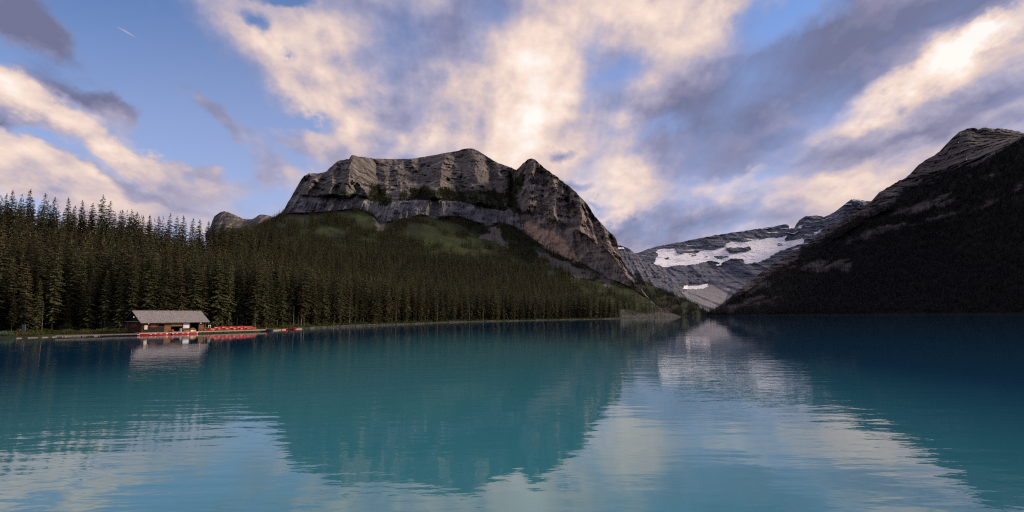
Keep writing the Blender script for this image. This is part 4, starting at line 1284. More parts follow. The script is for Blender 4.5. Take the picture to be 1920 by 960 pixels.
DZ = 0.75                                     # deck height over the water
BRZ = math.radians(60)
BH = thing('boathouse', 'dark log boathouse with a grey shingled gable roof standing on the dock', 'boathouse', (O_BH[0], O_BH[1], DZ), BRZ)
LN, DP, EV, RG = 18.0, 8.0, 2.95, 6.15


def logs(name, runs, axis, at_, mat, parent=BH, r=0.14):
    """Stacked logs: runs = (start, end, z0, z1) along axis at offset at_."""
    mb = MB()
    for s, e, z0, z1 in runs:
        k = max(1, int(round((z1 - z0) / 0.26)))
        for i in range(k):
            z = z0 + (i + 0.5) * (z1 - z0) / k
            rr = (z1 - z0) / k * 0.53
            mb.tube((s, at_, z) if axis == 0 else (at_, s, z), (e, at_, z) if axis == 0 else (at_, e, z), rr, n=7)
    return mb.build(name, mat, parent, kind='stuff')


# front wall in bays, left to right
logs('front_log_wall', [(-0.3, 4.3, 1.5, 2.95), (4.3, 5.8, 2.45, 2.95), (5.75, 5.95, 0, 2.95), (11.05, 11.35, 0, 2.95), (13.15, 13.4, 0, 2.95)], 0, 0.0, M_LOG)
logs('light_log_bay', [(5.95, 7.8, 0, 2.95)], 0, -0.02, M_LOGL)
logs('end_log_bay', [(16.1, 18.3, 0, 2.95)], 0, 0.0, M_LOGL)
logs('left_log_wall', [(-0.3, 8.3, 0, 2.95)], 1, 0.0, M_LOG)
logs('right_log_wall', [(-0.3, 8.3, 0, 2.95)], 1, 18.0, M_LOG)
logs('back_log_wall', [(-0.3, 18.3, 0, 2.95)], 0, 8.0, M_LOG)
logs('map_bay_wall', [(11.3, 13.2, 0, 2.95)], 0, 0.06, M_LOGL)
MB().box(0.25, 5.74, -0.16, -0.02, 0.0, 1.5).build('skirting_boards', M_DARKW, BH)
mb = MB()
for x in np.arange(0.3, 5.7, 0.3):
    mb.box(x, x + 0.05, -0.19, -0.162, 0.02, 1.48)
mb.build('board_battens', M_DARKW, BH, kind='stuff')
for x0, x1 in ((2.0, 3.5),):
    s_ = MB().box(x0, x1, -0.24, -0.14, 1.55, 2.35).build('shutter', M_RUST, BH)
    MB().box(x0 - 0.1, x1 + 0.1, -0.27, -0.12, 1.47, 1.548).build('sill', M_LOGL, s_)
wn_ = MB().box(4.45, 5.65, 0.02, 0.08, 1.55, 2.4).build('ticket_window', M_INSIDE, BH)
MB().box(4.35, 5.75, -0.22, 0.10, 1.50, 1.548).build('counter', M_LOGL, wn_)
MB().add([(3.5, -0.95, 2.50), (6.2, -0.95, 2.50), (6.2, -0.1, 2.78), (3.5, -0.1, 2.78), (3.5, -0.95, 2.64), (6.2, -0.95, 2.64), (6.2, -0.1, 2.90), (3.5, -0.1, 2.90)],
         [(0, 3, 2, 1), (4, 5, 6, 7), (0, 1, 5, 4), (1, 2, 6, 5), (2, 3, 7, 6), (3, 0, 4, 7)]).build('awning', M_WHITE, BH, label='white awning board over the ticket window')
MB().box(7.8, 11.05, -0.10, 0.10, 1.62, 2.6).build('raised_hatch', M_TAN, BH, label='tan boarded hatch over the serving opening')
MB().box(7.8, 11.05, -0.12, 0.12, 2.605, 2.95).build('lintel', M_LOG, BH)
MB().box(7.8, 11.05, 0.0, 0.12, 0.0, 0.22).build('threshold', M_LOGL, BH)
MB().box(13.3, 16.15, -0.12, 0.12, 2.6, 2.95).build('lintel', M_LOG, BH)
for x in (11.15, 13.28):
    MB().box(x, x + 0.16, -0.17, -0.13, 0.0, 2.6).build('door_post', M_RUST, BH)
MB().box(0.3, 17.7, 0.3, 7.7, 0.0, 0.03).build('floor', M_DARKW, BH)
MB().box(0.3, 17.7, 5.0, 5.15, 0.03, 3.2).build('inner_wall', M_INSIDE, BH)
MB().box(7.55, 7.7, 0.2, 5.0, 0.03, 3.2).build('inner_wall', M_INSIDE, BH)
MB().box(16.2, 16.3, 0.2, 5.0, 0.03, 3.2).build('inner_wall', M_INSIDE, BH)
# left gable end
sh_ = MB().box(-0.26, -0.13, 2.6, 5.4, 1.55, 2.45).build('shutter', M_RUST, BH)
MB().box(-0.30, -0.12, 2.5, 5.5, 1.47, 1.548).build('sill', M_LOGL, sh_)
MB().box(-0.75, -0.1, -0.5, 8.5, 2.96, 3.2).build('tie_beam', M_DECKD, BH)
for x0 in (0.0, 17.86):
    gb = MB()
    gb.add([(x0, -0.3, 3.0), (x0, 8.3, 3.0), (x0, 4.0, RG - 0.25), (x0 + 0.14, -0.3, 3.0), (x0 + 0.14, 8.3, 3.0), (x0 + 0.14, 4.0, RG - 0.25)], [(0, 1, 2), (3, 5, 4), (0, 3, 4, 1), (1, 4, 5, 2), (2, 5, 3, 0)])
    gb.build('gable', M_DARKW, BH)
for y in (0.02, 7.98):
    MB().tube((-0.05, y, 0), (-0.05, y, 2.95), 0.2).build('corner_post', M_LOGL, BH)


def lamp(name, x, y, z, ax, parent=BH):
    o = MB().box(x - 0.12, x + 0.12, y - 0.12, y + 0.12, z - 0.02, z + 0.05).build(name, M_STEEL, parent)
    g_ = MB().tube((x, y, z - 0.02), (x, y, z - 0.26), 0.11, 0.07).build('lamp_glass', M_LAMP, o)
    return o


lamp('lamp', -0.45, 4.0, 4.5, 0)
lamp('lamp', 1.45, -0.34, 2.65, 1)
lamp('lamp', 16.6, -0.34, 2.55, 1)
# roof: slopes, shingle courses, fascia and ridge
for s in (0, 1):
    Y0, Y1 = (-1.0, 4.0) if s == 0 else (9.0, 4.0)
    ez, rz_ = 2.72, RG
    rf = MB().add([(-1.0, Y0, ez - 0.14), (19.0, Y0, ez - 0.14), (19.0, Y1, rz_ - 0.14), (-1.0, Y1, rz_ - 0.14), (-1.0, Y0, ez), (19.0, Y0, ez), (19.0, Y1, rz_), (-1.0, Y1, rz_)],
                  [(0, 3, 2, 1), (4, 5, 6, 7), (0, 1, 5, 4), (1, 2, 6, 5), (2, 3, 7, 6), (3, 0, 4, 7)]).build('roof', M_DARKW, BH)
    mb = MB(); rr = random.Random(3 + s)
    NC = 24
    for c in range(NC):
        t0, t1 = c / NC, (c + 1.35) / NC
        x = -1.06 - rr.uniform(0, 0.2)
        while x < 19.0:
            w_ = rr.uniform(0.16, 0.36); x1 = min(x + w_, 19.06)
            dn = rr.uniform(-0.012, 0.012); up_ = rr.uniform(0.03, 0.065)
            a0 = t0 - 0.012 + dn; a1 = min(t1, 1.0)
            xa = max(x + 0.012, -1.06)
            q0 = (Y0 + (Y1 - Y0) * a0, ez + (rz_ - ez) * a0); q1 = (Y0 + (Y1 - Y0) * a1, ez + (rz_ - ez) * a1)
            mb.add([(xa, q0[0], q0[1] + 0.012), (x1, q0[0], q0[1] + 0.012), (x1, q0[0], q0[1] + up_ + 0.012), (xa, q0[0], q0[1] + up_ + 0.012), (x1, q1[0], q1[1] + 0.015), (xa, q1[0], q1[1] + 0.015)],
                   [(0, 1, 2, 3), (3, 2, 4, 5), (0, 3, 5), (1, 4, 2)])
            x = x1
    mb.build('shingles', M_SHINGLE, rf, kind='stuff')
    MB().box(-1.0, 19.0, Y0 - 0.03 if s == 0 else Y0, Y0 if s == 0 else Y0 + 0.03, ez - 0.2, ez - 0.005).build('fascia', M_DARKW, BH)
MB().box(-1.05, 19.05, 3.86, 4.14, RG - 0.02, RG + 0.09).build('ridge_cap', M_SHINGLE, BH)
for x in (-1.03, 19.0):
    for sgn in (0, 1):
        a, c_ = ((-1.0, 2.72), (4.0, RG)) if sgn == 0 else ((9.0, 2.72), (4.0, RG))
        MB().add([(x, a[0], a[1] - 0.24), (x, c_[0], c_[1] - 0.24), (x, c_[0], c_[1] - 0.01), (x, a[0], a[1] - 0.01), (x + 0.03, a[0], a[1] - 0.24), (x + 0.03, c_[0], c_[1] - 0.24), (x + 0.03, c_[0], c_[1] - 0.01), (x + 0.03, a[0], a[1] - 0.01)],
                 [(0, 1, 2, 3), (7, 6, 5, 4), (0, 4, 5, 1), (1, 5, 6, 2), (2, 6, 7, 3), (3, 7, 4, 0)]).build('rake_board', M_DARKW, BH)


def L2W(x, y, z=0.0):
    return (O_BH[0] + E_BH[0] * x + N_BH[0] * y, O_BH[1] + E_BH[1] * x + N_BH[1] * y, DZ + z)


# things on and before the front wall
nb = thing('notice_board', 'cream notice board on the left corner of the boathouse front', 'notice board', L2W(0.75, -0.28, 0.85), BRZ)
MB().box(-0.42, 0.42, -0.05, 0.03, 0, 1.25).build('board', M_CREAM, nb)
MB().box(-0.46, 0.46, -0.07, 0.05, 1.252, 1.33).build('cap', M_LOGL, nb)
mp = thing('map_board', 'white and blue map panel on the boathouse front beside the open doorway', 'map board', L2W(12.25, -0.16, 1.05), BRZ)
MB().box(-0.82, 0.82, -0.05, 0.0, 0.0, 1.55).build('map_panel', M_MAP, mp)
fr = MB().box(-0.9, 0.9, -0.03, 0.02, -0.08, 0.0); fr.box(-0.9, 0.9, -0.03, 0.02, 1.55, 1.63); fr.box(-0.9, -0.82, -0.03, 0.02, 0, 1.55); fr.box(0.82, 0.9, -0.03, 0.02, 0, 1.55)
fr.build('frame', M_WHITE, mp, kind='stuff')
bl = thing('barrel', 'light blue plastic barrel standing by the serving opening', 'barrel', L2W(10.3, -0.7), BRZ)
MB().tube((0, 0, 0), (0, 0, 0.92), 0.30, 0.30, 14).build('drum', M_BLUE, bl)
MB().tube((0, 0, 0.921), (0, 0, 0.97), 0.32, 0.30, 14).build('lid', M_BLUE, bl)
yb = thing('crate', 'yellow plastic crate on the deck before the open doorway', 'crate', L2W(14.2, -1.0), BRZ)
mb = MB(); mb.box(-0.42, 0.42, -0.3, 0.3, 0, 0.05); mb.build('base', M_YELLOW, yb)
for q in ((-0.42, 0.42, -0.3, -0.26), (-0.42, 0.42, 0.26, 0.3), (-0.42, -0.38, -0.26, 0.26), (0.38, 0.42, -0.26, 0.26)):
    MB().box(q[0], q[1], q[2], q[3], 0.052, 0.42).build('side', M_YELLOW, yb)
wb = thing('cool_box', 'white cool box at the dock edge left of the yellow crate', 'box', L2W(12.9, -1.9), BRZ)
MB().box(-0.35, 0.35, -0.22, 0.22, 0, 0.36).build('body', M_WHITE, wb); MB().box(-0.37, 0.37, -0.24, 0.24, 0.362, 0.44).build('lid', M_WHITE, wb)
pk = thing('bag', 'pink bag slumped on the deck by the serving opening', 'bag', L2W(7.9, -0.75), BRZ)
bm = bmesh.new(); bmesh.ops.create_icosphere(bm, subdivisions=2, radius=0.42)
for v_ in bm.verts:
    v_.co.z = max(-0.3, v_.co.z * 0.95) + 0.3 + 0.05 * math.sin(7 * v_.co.x); v_.co.y *= 0.7
me = bpy.data.meshes.new('sack'); bm.to_mesh(me); bm.free(); me.materials.append(M_PINK)
o = bpy.data.objects.new('sack', me); COL.objects.link(o); o.parent = pk
MB().tube((-0.15, 0, 0.66), (0.0, 0, 0.78), 0.03).tube((0.0, 0, 0.78), (0.15, 0, 0.66), 0.03).build('strap', M_PINK, pk)
bn = thing('bench', 'brown wooden bench with a curved back in the open doorway', 'bench', L2W(14.7, 0.35), BRZ)
MB().box(-0.8, 0.8, -0.2, 0.25, 0.42, 0.48).build('seat', M_LOGL, bn)
MB().prism([(-0.8, 0.55), (0.8, 0.55), (0.8, 0.8), (0.4, 1.0), (0, 1.06), (-0.4, 1.0), (-0.8, 0.8)], 0.2, 0.26).build('backrest', M_LOGL, bn)
for x in (-0.7, 0.7):
    MB().box(x - 0.05, x + 0.05, -0.18, 0.25, 0, 0.42).build('leg', M_LOGL, bn)
pl = thing('planter', 'low wooden planter of leafy plants under the map panel', 'planter', L2W(12.0, -0.62), BRZ)
MB().box(-0.8, 0.8, -0.25, 0.25, 0, 0.4).build('box', M_LOGL, pl)
o = bpy.data.objects.new('foliage', mesh_of('foliage', [(x * 0.75, y * 0.3, 0.38 + z * 0.6) for x, y, z in (lambda q: q)(bush_geo(random.Random(4), 300)[0])], [(i * 3, i * 3 + 1, i * 3 + 2) for i in range(300)], [MAT_BUSH])); COL.objects.link(o); o.parent = pl
rl = thing('rail', 'log hand rail on the deck at the right end of the boathouse', 'rail', L2W(17.2, -0.9), BRZ)
MB().tube((-0.9, 0, 0.95), (1.4, 0, 0.95), 0.07).build('top_rail', M_LOGL, rl)
for x in (-0.8, 0.3, 1.3):
    MB().tube((x, 0, 0), (x, 0, 0.9), 0.06).build('post', M_LOGL, rl)

# ---- docks
def deck(name, label, pts_front, width, top, mat, thick=0.22, boards=True, posts=True, cat='dock', group='docks'):
    """A run of decking between two points of its water-side edge, reaching inland by width."""
    a = np.array(pts_front[0]); b_ = np.array(pts_front[1]); L_ = np.linalg.norm(b_ - a); e = (b_ - a) / L_
    rz_ = math.atan2(e[1], e[0])
    r = thing(name, label, cat, (a[0], a[1], top), rz_, group)
    mb = MB(); x = 0.0; rr = random.Random(int(L_ * 10))
    while x < L_:
        w_ = min(0.28, L_ - x)
        mb.box(x + 0.012, x + w_ - 0.012, -0.05 + rr.uniform(-0.03, 0.03), width, -0.06 + rr.uniform(0, 0.012), 0.0 + rr.uniform(-0.012, 0.006)); x += 0.28
    mb.build('planking', mat, r, kind='stuff')
    MB().box(0, L_, 0.0, 0.12, -thick - 0.06, -0.065).build('edge_beam', mat, r)
    MB().box(0, L_, width - 0.14, width - 0.02, -thick - 0.06, -0.065).build('edge_beam', M_DECKD, r)
    if posts:
        k = max(2, int(L_ / 3.2))
        for i in range(k):
            MB().tube((L_ * (i + 0.5) / k, 0.28, -top - 0.8), (L_ * (i + 0.5) / k, 0.28, -0.07), 0.12).build('pile', M_DARKW, r)
    return r


lw = lambda x, y: np.array(L2W(x, y)[:2])
deck('dock', 'broad pale plank dock running along the front of the boathouse and canoes', (lw(-2.0, -2.5), lw(38.0, -2.3)), 2.9, DZ - 0.01, M_DECK)
pA = W(np.array(104.0), np.array(630.0), 0.5)[:2]
deck('boardwalk', 'narrow grey plank boardwalk along the bank left of the boathouse', (pA, lw(-2.15, -2.2)), 1.6, 0.62, M_DECKD)
for k, (x0, x1, y0, z, lab) in enumerate([(511, 527, 620.0, 0.28, 'short pale floating dock between the blue boat and the first red canoe'), (528.5, 536, 619.2, 0.28, 'small pale float between the two red canoes'), (552, 566, 617.6, 0.28, 'last pale float at the right end of the docks')]):
    a = W(np.array(float(x0)), np.array(y0), 0.0)[:2]; b_ = W(np.array(float(x1)), np.array(y0 - 0.7), 0.0)[:2]
    deck('float', lab, (a, b_), 1.6, z, M_DECK, thick=0.18, posts=False, cat='float', group='floating dock sections')

# ---- canoes
def hull_geo(L_=5.0, beam=0.9, dep=0.36, rise=0.28, n=18, m=9, thick=0.03, blunt=0.85):
    v, f = [], []

    def sec(s, off):
        a = abs(s); w_ = beam / 2 * (1 - a ** 2.4) ** blunt + 0.02 - off
        top = dep + rise * a ** 3.2; keel = 0.03 * a ** 2 + (dep * 0.55) * max(0, a - 0.93) / 0.07 + off
        out = []
        for j in range(m):
            t_ = -1 + 2 * j / (m - 1)
            y = w_ * math.copysign(abs(math.sin(t_ * PI / 2)) ** 0.75, t_)
            z = keel + (top - keel) * abs(t_) ** 2.6
            out.append((s * L_ / 2, y, z))
        return out
    for off in (0.0, thick):
        for i in range(n + 1):
            v += sec(-1 + 2 * i / n, off if off == 0 else min(off, 0.018))
    N_ = (n + 1) * m
    for i in range(n):
        for j in range(m - 1):
            a = i * m + j
            f.append((a, a + 1, a + m + 1, a + m)); f.append((N_ + a, N_ + a + m, N_ + a + m + 1, N_ + a + 1))
        for j in (0, m - 1):
            a = i * m + j
            f.append((a, a + m, N_ + a + m, N_ + a))
    return v, f


def rail_geo(L_, beam, dep, rise, n=18, blunt=0.85, r=0.025):
    mb = MB()
    for sg in (-1, 1):
        pts = []
        for i in range(n + 1):
            s = -1 + 2 * i / n; a = abs(s)
            pts.append((s * L_ / 2, sg * (beam / 2 * (1 - a ** 2.4) ** blunt + 0.02), dep + rise * a ** 3.2 + 0.01))
        for p, q in zip(pts[:-1], pts[1:]):
            mb.tube(p, q, r, n=5)
    return mb


def canoe(name, label, mat, matin, loc, rz, plates=True, L_=5.0, group='red canoes', cat='canoe', beam=0.9, dep=0.36, rise=0.28):
    r = thing(name, label, cat, loc, rz, group)
    hv, hf = hull_geo(L_, beam, dep, rise)
    MB().add(hv, hf).build('hull', mat, r)
    rail_geo(L_, beam, dep, rise).build('gunwale', matin, r, kind='stuff')
    for x in (-0.31 * L_, 0.27 * L_):
        w_ = beam / 2 * (1 - (abs(x) / (L_ / 2)) ** 2.4) ** 0.85 - 0.01
        MB().box(x - 0.13, x + 0.13, -w_, w_, dep * 0.72, dep * 0.78).build('seat', M_LOGL, r)
    MB().box(-0.03, 0.03, -beam / 2, beam / 2, dep * 0.9, dep * 0.97).build('thwart', M_LOGL, r)
    if plates:
        for sg in (-1, 1):
            x0 = sg * (L_ / 2 - 0.55); x1 = sg * (L_ / 2 - 0.02)
            w0 = beam / 2 * (1 - (abs(x0) / (L_ / 2)) ** 2.4) ** 0.85 + 0.035
            t0 = dep + rise * (abs(x0) / (L_ / 2)) ** 3.2
            t1 = dep + rise
            MB().add([(x0, -w0, t0 + 0.02), (x0, w0, t0 + 0.02), (x1, 0.045, t1 + 0.02), (x1, -0.045, t1 + 0.02), (x0, -w0, t0 - 0.2), (x0, w0, t0 - 0.2), (x1 + sg * 0.01, 0.05, t1 - 0.25), (x1 + sg * 0.01, -0.05, t1 - 0.25)],
                     [(0, 1, 2, 3), (4, 7, 6, 5), (0, 3, 7, 4), (1, 5, 6, 2), (2, 6, 7, 3), (0, 4, 5, 1)]).build('bow_plate', M_WHITE, r)
    return r


def at_px(x0, y0, x1, y1, z=0.0):
    a = W(np.array(float(x0)), np.array(float(y0)), z); b_ = W(np.array(float(x1)), np.array(float(y1)), z)
    return a, b_


# afloat before the dock, nose to tail
C0 = None
AFL = [(-0.4, 'first floating red canoe at the left end of the row before the boathouse'), (2.5, 'second floating red canoe from the left, below the cream notice board'), (5.6, 'third floating red canoe from the left, below the white awning'),
       (8.6, 'fourth floating red canoe from the left, below the serving opening'), (11.7, 'last floating red canoe of the row, its stern below the map panel')]
for k, (x, lab) in enumerate(AFL):
    yy = -3.2 - 0.55 * (k % 2)
    loc = (L2W(x, yy)[0], L2W(x, yy)[1], -0.08)
    if C0 is None:
        C0 = canoe('canoe', lab, M_RED, M_REDIN, loc, BRZ)
    else:
        copy_thing(C0, loc, BRZ + 0.03 * (k - 2), lab)
# turned over on racks along the dock
R0 = canoe('canoe', 'x', M_RED, M_REDIN, (0, 0, 0), 0, plates=False)
RK = 6
for tier in (0, 1):
    for k in range(RK - tier):
        x = 21.6 + 2.55 * (k + 0.5 * tier)
        x_, y_, z_ = L2W(x, 0.1 + 0.10 * math.sin(k * 1.7), 0.30 + 0.40 + 0.45 * tier + 0.03 * math.sin(k * 2.9))
        lab = f'upturned red canoe on the {"upper" if tier else "lower"} tier of the dock rack, {ORD[k]} from the boathouse end'
        rot = (PI, 0.03 * math.sin(k * 1.3), BRZ + math.radians(22 + 2 * math.sin(k * 2.1)))
        if k == 0 and tier == 0:
            R0.location = (x_, y_, z_); R0.rotation_euler = rot; R0['label'] = lab
        else:
            copy_thing(R0, (x_, y_, z_), 0, lab, rot)
for k, y in enumerate((-0.75, 0.95)):
    rk = thing('canoe_rack', ('water-side' if k == 0 else 'bank-side') + ' timber rack carrying the upturned red canoes', 'rack', L2W(19.3, y), BRZ, 'canoe racks')
    MB().box(0, 16.2, -0.06, 0.06, 0.20, 0.30).build('beam', M_LOGL, rk)
    MB().box(0, 16.2, -0.06, 0.06, 0.66, 0.74).build('beam', M_LOGL, rk)
    for x in np.linspace(0.3, 15.9, 6):
        MB().box(x - 0.06, x + 0.06, -0.058, 0.058, 0, 0.78).build('leg', M_LOGL, rk)
x_, y_, z_ = L2W(18.7, -1.4, 0.0)
copy_thing(C0, (x_, y_, z_ + 0.0), BRZ, 'small red canoe lying upright on the dock at the boathouse corner').scale = (0.62, 0.8, 0.9)
# beyond the dock end
a, b_ = at_px(520, 618.6, 533, 618.0)
copy_thing(R0, ((a[0] + b_[0]) / 2, (a[1] + b_[1]) / 2, 0.12), 0, 'red canoe with raised ends tied beside the first float', (0, 0, BRZ - 0.55))
a, b_ = at_px(535, 618.4, 552, 617.4)
copy_thing(R0, ((a[0] + b_[0]) / 2, (a[1] + b_[1]) / 2, 0.06), 0, 'red canoe floating between the small float and the last float', (0, 0, BRZ - 0.75))
a, b_ = at_px(487, 621.2, 513, 620.3)
BB = canoe('rowing_boat', 'dark blue rowing boat with a person aboard at the dock end', M_NAVY, M_DARKW, ((a[0] + b_[0]) / 2, (a[1] + b_[1]) / 2, -0.06), math.atan2(b_[1] - a[1], b_[0] - a[0]) * 0.4, plates=False, L_=4.4, group='boats at the dock end', cat='boat', beam=1.5, dep=0.62, rise=0.3)
BB_LOC = BB.location.copy(); BB_RZ = BB.rotation_euler[2]

# ---- people
def person(label, loc, rz, joints, bones, radii, parts, scale=1.0):
    """One skinned body: joints name -> position, bones between them, radius at each."""
    r = thing('person', label, 'person', loc, rz, 'people at the dock')
    names = list(joints); idx = {k: i for i, k in enumerate(names)}
    me = bpy.data.meshes.new('body')
    me.from_pydata([joints[k] for k in names], [(idx[a], idx[b_]) for a, b_ in bones], [])
    o = bpy.data.objects.new('body', me); COL.objects.link(o); o.parent = r
    md = o.modifiers.new('skin', 'SKIN')
    for i, k in enumerate(names):
        sv = me.skin_vertices[0].data[i]; q = radii[k]
        sv.radius = q if isinstance(q, tuple) else (q, q); sv.use_root = (k == 'pelvis')
    sb = o.modifiers.new('sub', 'SUBSURF'); sb.levels = 1; sb.render_levels = 2
    me.materials.append(parts['body'])
    hx, hy, hz = joints['head']
    bm = bmesh.new(); bmesh.ops.create_uvsphere(bm, u_segments=12, v_segments=10, radius=0.1)
    for v_ in bm.verts:
        v_.co.z *= 1.2; v_.co.y *= 1.05
        if v_.co.y < -0.08 and abs(v_.co.x) < 0.03 and abs(v_.co.z) < 0.05:
            v_.co.y -= 0.022                     # nose
    bmesh.ops.translate(bm, verts=bm.verts, vec=(hx, hy - 0.02, hz + 0.03))
    m2 = bpy.data.meshes.new('head'); bm.to_mesh(m2); bm.free(); m2.materials.append(M_SKIN)
    h = bpy.data.objects.new('head', m2); COL.objects.link(h); h.parent = r
    bm = bmesh.new(); bmesh.ops.create_uvsphere(bm, u_segments=12, v_segments=8, radius=0.115)
    bmesh.ops.delete(bm, geom=[v_ for v_ in bm.verts if v_.co.z < -0.02 and v_.co.y < 0.03], context='VERTS')
    bmesh.ops.translate(bm, verts=bm.verts, vec=(hx, hy, hz + 0.055))
    m3 = bpy.data.meshes.new('hat'); bm.to_mesh(m3); bm.free(); m3.materials.append(parts['hat'])
    h3 = bpy.data.objects.new('hat', m3); COL.objects.link(h3); h3.parent = r
    for sg in (-1, 1):                            # hands: palm and five fingers, skinned from the wrist
        w_ = Vector(joints['wrist_l' if sg < 0 else 'wrist_r']); e_ = Vector(joints['elbow_l' if sg < 0 else 'elbow_r'])
        d = (w_ - e_).normalized(); sd = d.cross(Vector((0, 1, 0.2))).normalized()
        mv, me_, rad = [w_, w_ + d * 0.08], [(0, 1)], [0.026, 0.034]
        for q in range(4):
            b0_ = len(mv); base = w_ + d * 0.085 + sd * (q - 1.5) * 0.02; ln = (0.065, 0.078, 0.073, 0.058)[q]
            mv += [base, base + d * ln * 0.55 + Vector((0, -0.012, 0)), base + d * ln + Vector((0, -0.035, 0))]; rad += [0.010, 0.009, 0.008]
            me_ += [(1, b0_), (b0_, b0_ + 1), (b0_ + 1, b0_ + 2)]
        b0_ = len(mv); mv += [w_ + d * 0.03 - sd * 0.035, w_ + d * 0.07 - sd * 0.06]; rad += [0.011, 0.009]; me_ += [(0, b0_), (b0_, b0_ + 1)]
        hm = bpy.data.meshes.new('hand'); hm.from_pydata([tuple(q) for q in mv], me_, [])
        ho = bpy.data.objects.new('hand', hm); COL.objects.link(ho); ho.parent = r
        ho.modifiers.new('skin', 'SKIN')
        for i, q in enumerate(rad):
            hm.skin_vertices[0].data[i].radius = (q, q); hm.skin_vertices[0].data[i].use_root = (i == 0)
        hm.materials.append(M_SKIN)
    return r


BON = [('pelvis', 'waist'), ('waist', 'chest'), ('chest', 'neck'), ('neck', 'head'), ('chest', 'shoulder_l'), ('shoulder_l', 'elbow_l'), ('elbow_l', 'wrist_l'), ('chest', 'shoulder_r'), ('shoulder_r', 'elbow_r'), ('elbow_r', 'wrist_r'),
       ('pelvis', 'hip_l'), ('hip_l', 'knee_l'), ('knee_l', 'ankle_l'), ('ankle_l', 'toe_l'), ('pelvis', 'hip_r'), ('hip_r', 'knee_r'), ('knee_r', 'ankle_r'), ('ankle_r', 'toe_r')]
RAD = dict(pelvis=(0.15, 0.11), waist=(0.14, 0.10), chest=(0.17, 0.115), neck=0.058, head=0.06, shoulder_l=0.068, elbow_l=0.048, wrist_l=0.032, shoulder_r=0.068, elbow_r=0.048, wrist_r=0.032,
           hip_l=0.09, knee_l=0.06, ankle_l=0.042, toe_l=0.036, hip_r=0.09, knee_r=0.06, ankle_r=0.042, toe_r=0.036)
STAND = dict(pelvis=(0, 0, 0.95), waist=(0, 0.01, 1.12), chest=(0, 0.01, 1.36), neck=(0, 0, 1.51), head=(0, -0.02, 1.62), shoulder_l=(-0.19, 0.01, 1.42), elbow_l=(-0.25, 0.03, 1.13), wrist_l=(-0.22, -0.10, 0.90), shoulder_r=(0.19, 0.01, 1.42), elbow_r=(0.27, 0.03, 1.14), wrist_r=(0.18, -0.16, 0.98),
             hip_l=(-0.10, 0, 0.90), knee_l=(-0.11, -0.03, 0.50), ankle_l=(-0.12, 0.02, 0.08), toe_l=(-0.13, -0.14, 0.036), hip_r=(0.10, 0, 0.90), knee_r=(0.12, -0.02, 0.50), ankle_r=(0.13, 0.03, 0.08), toe_r=(0.15, -0.13, 0.036))
SIT = dict(pelvis=(0, 0, 0.10), waist=(0, -0.02, 0.28), chest=(0, -0.05, 0.50), neck=(0, -0.06, 0.66), head=(0, -0.09, 0.78), shoulder_l=(-0.19, -0.05, 0.56), elbow_l=(-0.28, -0.20, 0.34), wrist_l=(-0.20, -0.42, 0.36), shoulder_r=(0.19, -0.05, 0.56), elbow_r=(0.28, -0.20, 0.34), wrist_r=(0.20, -0.42, 0.36),
           hip_l=(-0.11, -0.03, 0.09), knee_l=(-0.13, -0.45, 0.16), ankle_l=(-0.13, -0.55, -0.30), toe_l=(-0.13, -0.72, -0.36), hip_r=(0.11, -0.03, 0.09), knee_r=(0.13, -0.45, 0.16), ankle_r=(0.13, -0.55, -0.30), toe_r=(0.13, -0.72, -0.36))
person('person in dark clothes and pale cap standing by the right boathouse corner', L2W(19.3, -0.55, 0.0), BRZ, STAND, BON, RAD, dict(body=M_CLOTHD, hat=M_CREAM))
pr = person('person in an orange vest sitting in the dark blue boat', (BB_LOC[0] - 0.15, BB_LOC[1], BB_LOC[2] + 0.50), BB_RZ + 0.4, SIT, BON, RAD, dict(body=M_VEST, hat=M_CREAM))

# ---- signs and small things along the left bank
x_, y_, z_ = L2W(20.2, 1.3, 0.0)
sg = thing('sign', 'white square sign on a post at the left end of the canoe racks', 'sign', L2W(20.4, 1.25, 0.0), BRZ)
MB().box(-0.38, 0.38, -0.04, 0.0, 0.85, 1.75).build('panel', M_WHITE, sg); MB().box(-0.05, 0.05, 0.002, 0.08, 0, 1.7).build('post', M_LOGL, sg)
p = hill.at(np.array(1.35), np.array(43.0))
sg = thing('signpost', 'tall teal sign panel with an orange edge on the far left bank', 'sign', tuple(p), 0.35)
MB().box(-0.34, 0.30, -0.05, 0.05, 0.35, 2.55).build('panel', M_TEAL, sg); MB().box(0.302, 0.42, -0.07, 0.07, -0.3, 2.6).build('post', M_ORANGEW, sg)
p = hill.at(np.array(1.15), np.array(38.0))
sh2 = thing('sawhorse', 'orange timber trestle on the bank below the teal signpost', 'trestle', tuple(p), 0.3)
MB().box(-0.9, 0.9, -0.06, 0.06, 0.62, 0.76).build('beam', M_ORANGEW, sh2)
for x in (-0.7, 0.7):
    for s in (-1, 1):
        MB().tube((x, s * 0.05, 0.64), (x, s * 0.4, -0.1), 0.05).build('leg', M_ORANGEW, sh2)
p = hill.at(np.array(1.2), np.array(9.0))
bt = canoe('upturned_boat', 'teal upturned rowing boat lying on the bank at the far left', M_TEAL, M_TEAL, (p[0], p[1], p[2] + 0.95), 0.5, plates=False, L_=3.4, group=None, cat='boat', beam=1.5, dep=0.75, rise=0.15)
bt.rotation_euler = (PI, 0, 0.5)
LOGS = [(30, 40, 634.4, 'first floating driftwood log from the left edge'), (52, 71, 633.5, 'long pale driftwood log below the teal signpost'), (78, 90, 632.8, 'short driftwood log left of the boardwalk end'), (97, 106, 632.2, 'stubby driftwood log touching the boardwalk end'),
        (116, 134, 631.8, 'pale log floating below the left end of the boardwalk'), (136, 162, 631.2, 'longest pale log floating below the boardwalk'), (176, 187, 630.2, 'short log floating below the middle of the boardwalk')]
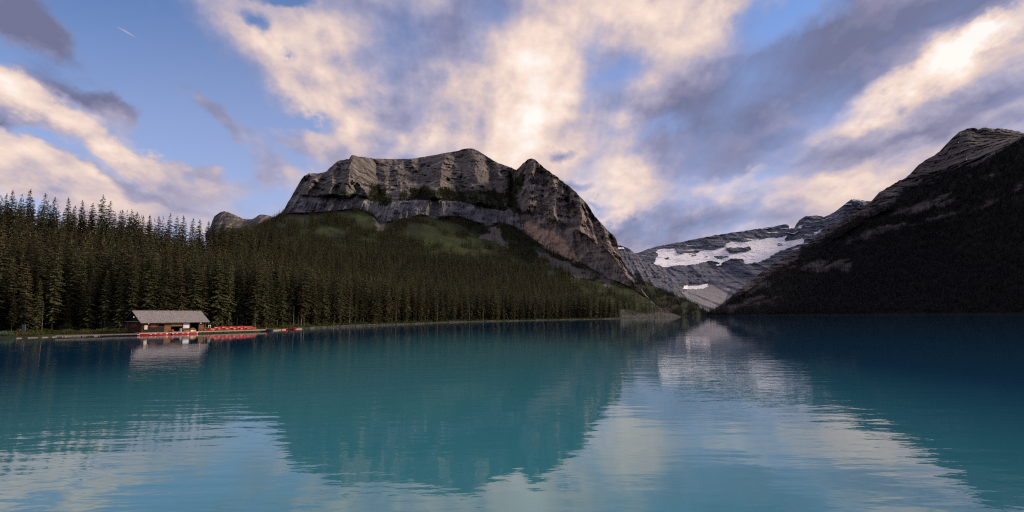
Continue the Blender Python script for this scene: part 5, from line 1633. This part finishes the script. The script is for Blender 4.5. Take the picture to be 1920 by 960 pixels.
for k, (x0, x1, y, lab) in enumerate(LOGS):
    a = W(np.array(float(x0)), np.array(y), 0.03); b_ = W(np.array(float(x1)), np.array(y - 0.5), 0.03)
    mb = MB(); c_ = (a + b_) / 2
    mb.tube(a - c_, (b_ - a) * 0.1, 0.15, 0.15); lg = thing('driftwood_log', lab, 'log', tuple(c_), 0, 'driftwood logs')
    q = (b_ - a) / 2
    MB().tube(tuple(-q), tuple(q), 0.15, 0.11).build('stem', MAT_DEAD, lg)
    MB().tube(tuple(q * 0.3), tuple(q * 0.3 + np.array([0.1, -0.05, 0.3])), 0.04, 0.02).build('branch_stub', MAT_DEAD, lg)
BANK = [(702, 3.4, 0.2, 'driftwood log on the shingle below the broad olive shrub'), (770, 5, -0.1, 'pale driftwood log lying half in the water mid-shore'), (838, 6, 0.25, 'long bleached log on the shore right of mid-forest'), (918, 5, 0.1, 'bleached log just left of the leaning snag'), (640, 3.4, 0.3, 'short driftwood log near the left part of the open shore'), (1010, 7, 0.0, 'bleached log on the shore right of the leaning snag')]
for x, ln, az, lab in BANK:
    p = hill.at(np.array(0.72), np.array(float(x)))
    lg = thing('driftwood_log', lab, 'log', (p[0], p[1], max(0.12, p[2] + 0.1)), az, 'driftwood logs')
    MB().tube((-ln / 2, 0, 0), (ln / 2, 0, 0.12), 0.17, 0.10).build('stem', MAT_DEAD, lg)
    MB().tube((ln * 0.2, 0, 0.05), (ln * 0.2 + 0.2, 0.1, 0.5), 0.05, 0.02).build('branch_stub', MAT_DEAD, lg)
for k, (x, z) in enumerate(((117, 1.0), (147, 1.0), (187, 1.0), (203, 0.9), (216, 0.9))):
    a = W(np.array(float(x)), np.array(np.interp(x, [104, 250], [629.0, 622.5])), 0.62)
    bo = thing('mooring_post', f'{ORD[k]} stubby mooring post from the left along the boardwalk', 'post', (a[0], a[1] + 0.5, 0.62), 0, 'mooring posts on the boardwalk')
    MB().tube((0, 0, -0.05), (0, 0, 0.7), 0.10, 0.09).build('stake', M_DARKW, bo); MB().tube((0, 0, 0.701), (0, 0, 0.76), 0.11, 0.10).build('cap', M_DECKD, bo)
a = W(np.array(203.0), np.array(629.3), 0.0)
by_ = thing('buoy', 'small white mooring buoy floating off the boardwalk', 'buoy', (a[0], a[1], 0.02))
bm = bmesh.new(); bmesh.ops.create_uvsphere(bm, u_segments=12, v_segments=8, radius=0.2); me = bpy.data.meshes.new('ball'); bm.to_mesh(me); bm.free(); me.materials.append(M_WHITE)
o = bpy.data.objects.new('ball', me); COL.objects.link(o); o.parent = by_
MB().tube((0, 0, 0.19), (0, 0, 0.32), 0.03).build('ring', M_STEEL, by_)
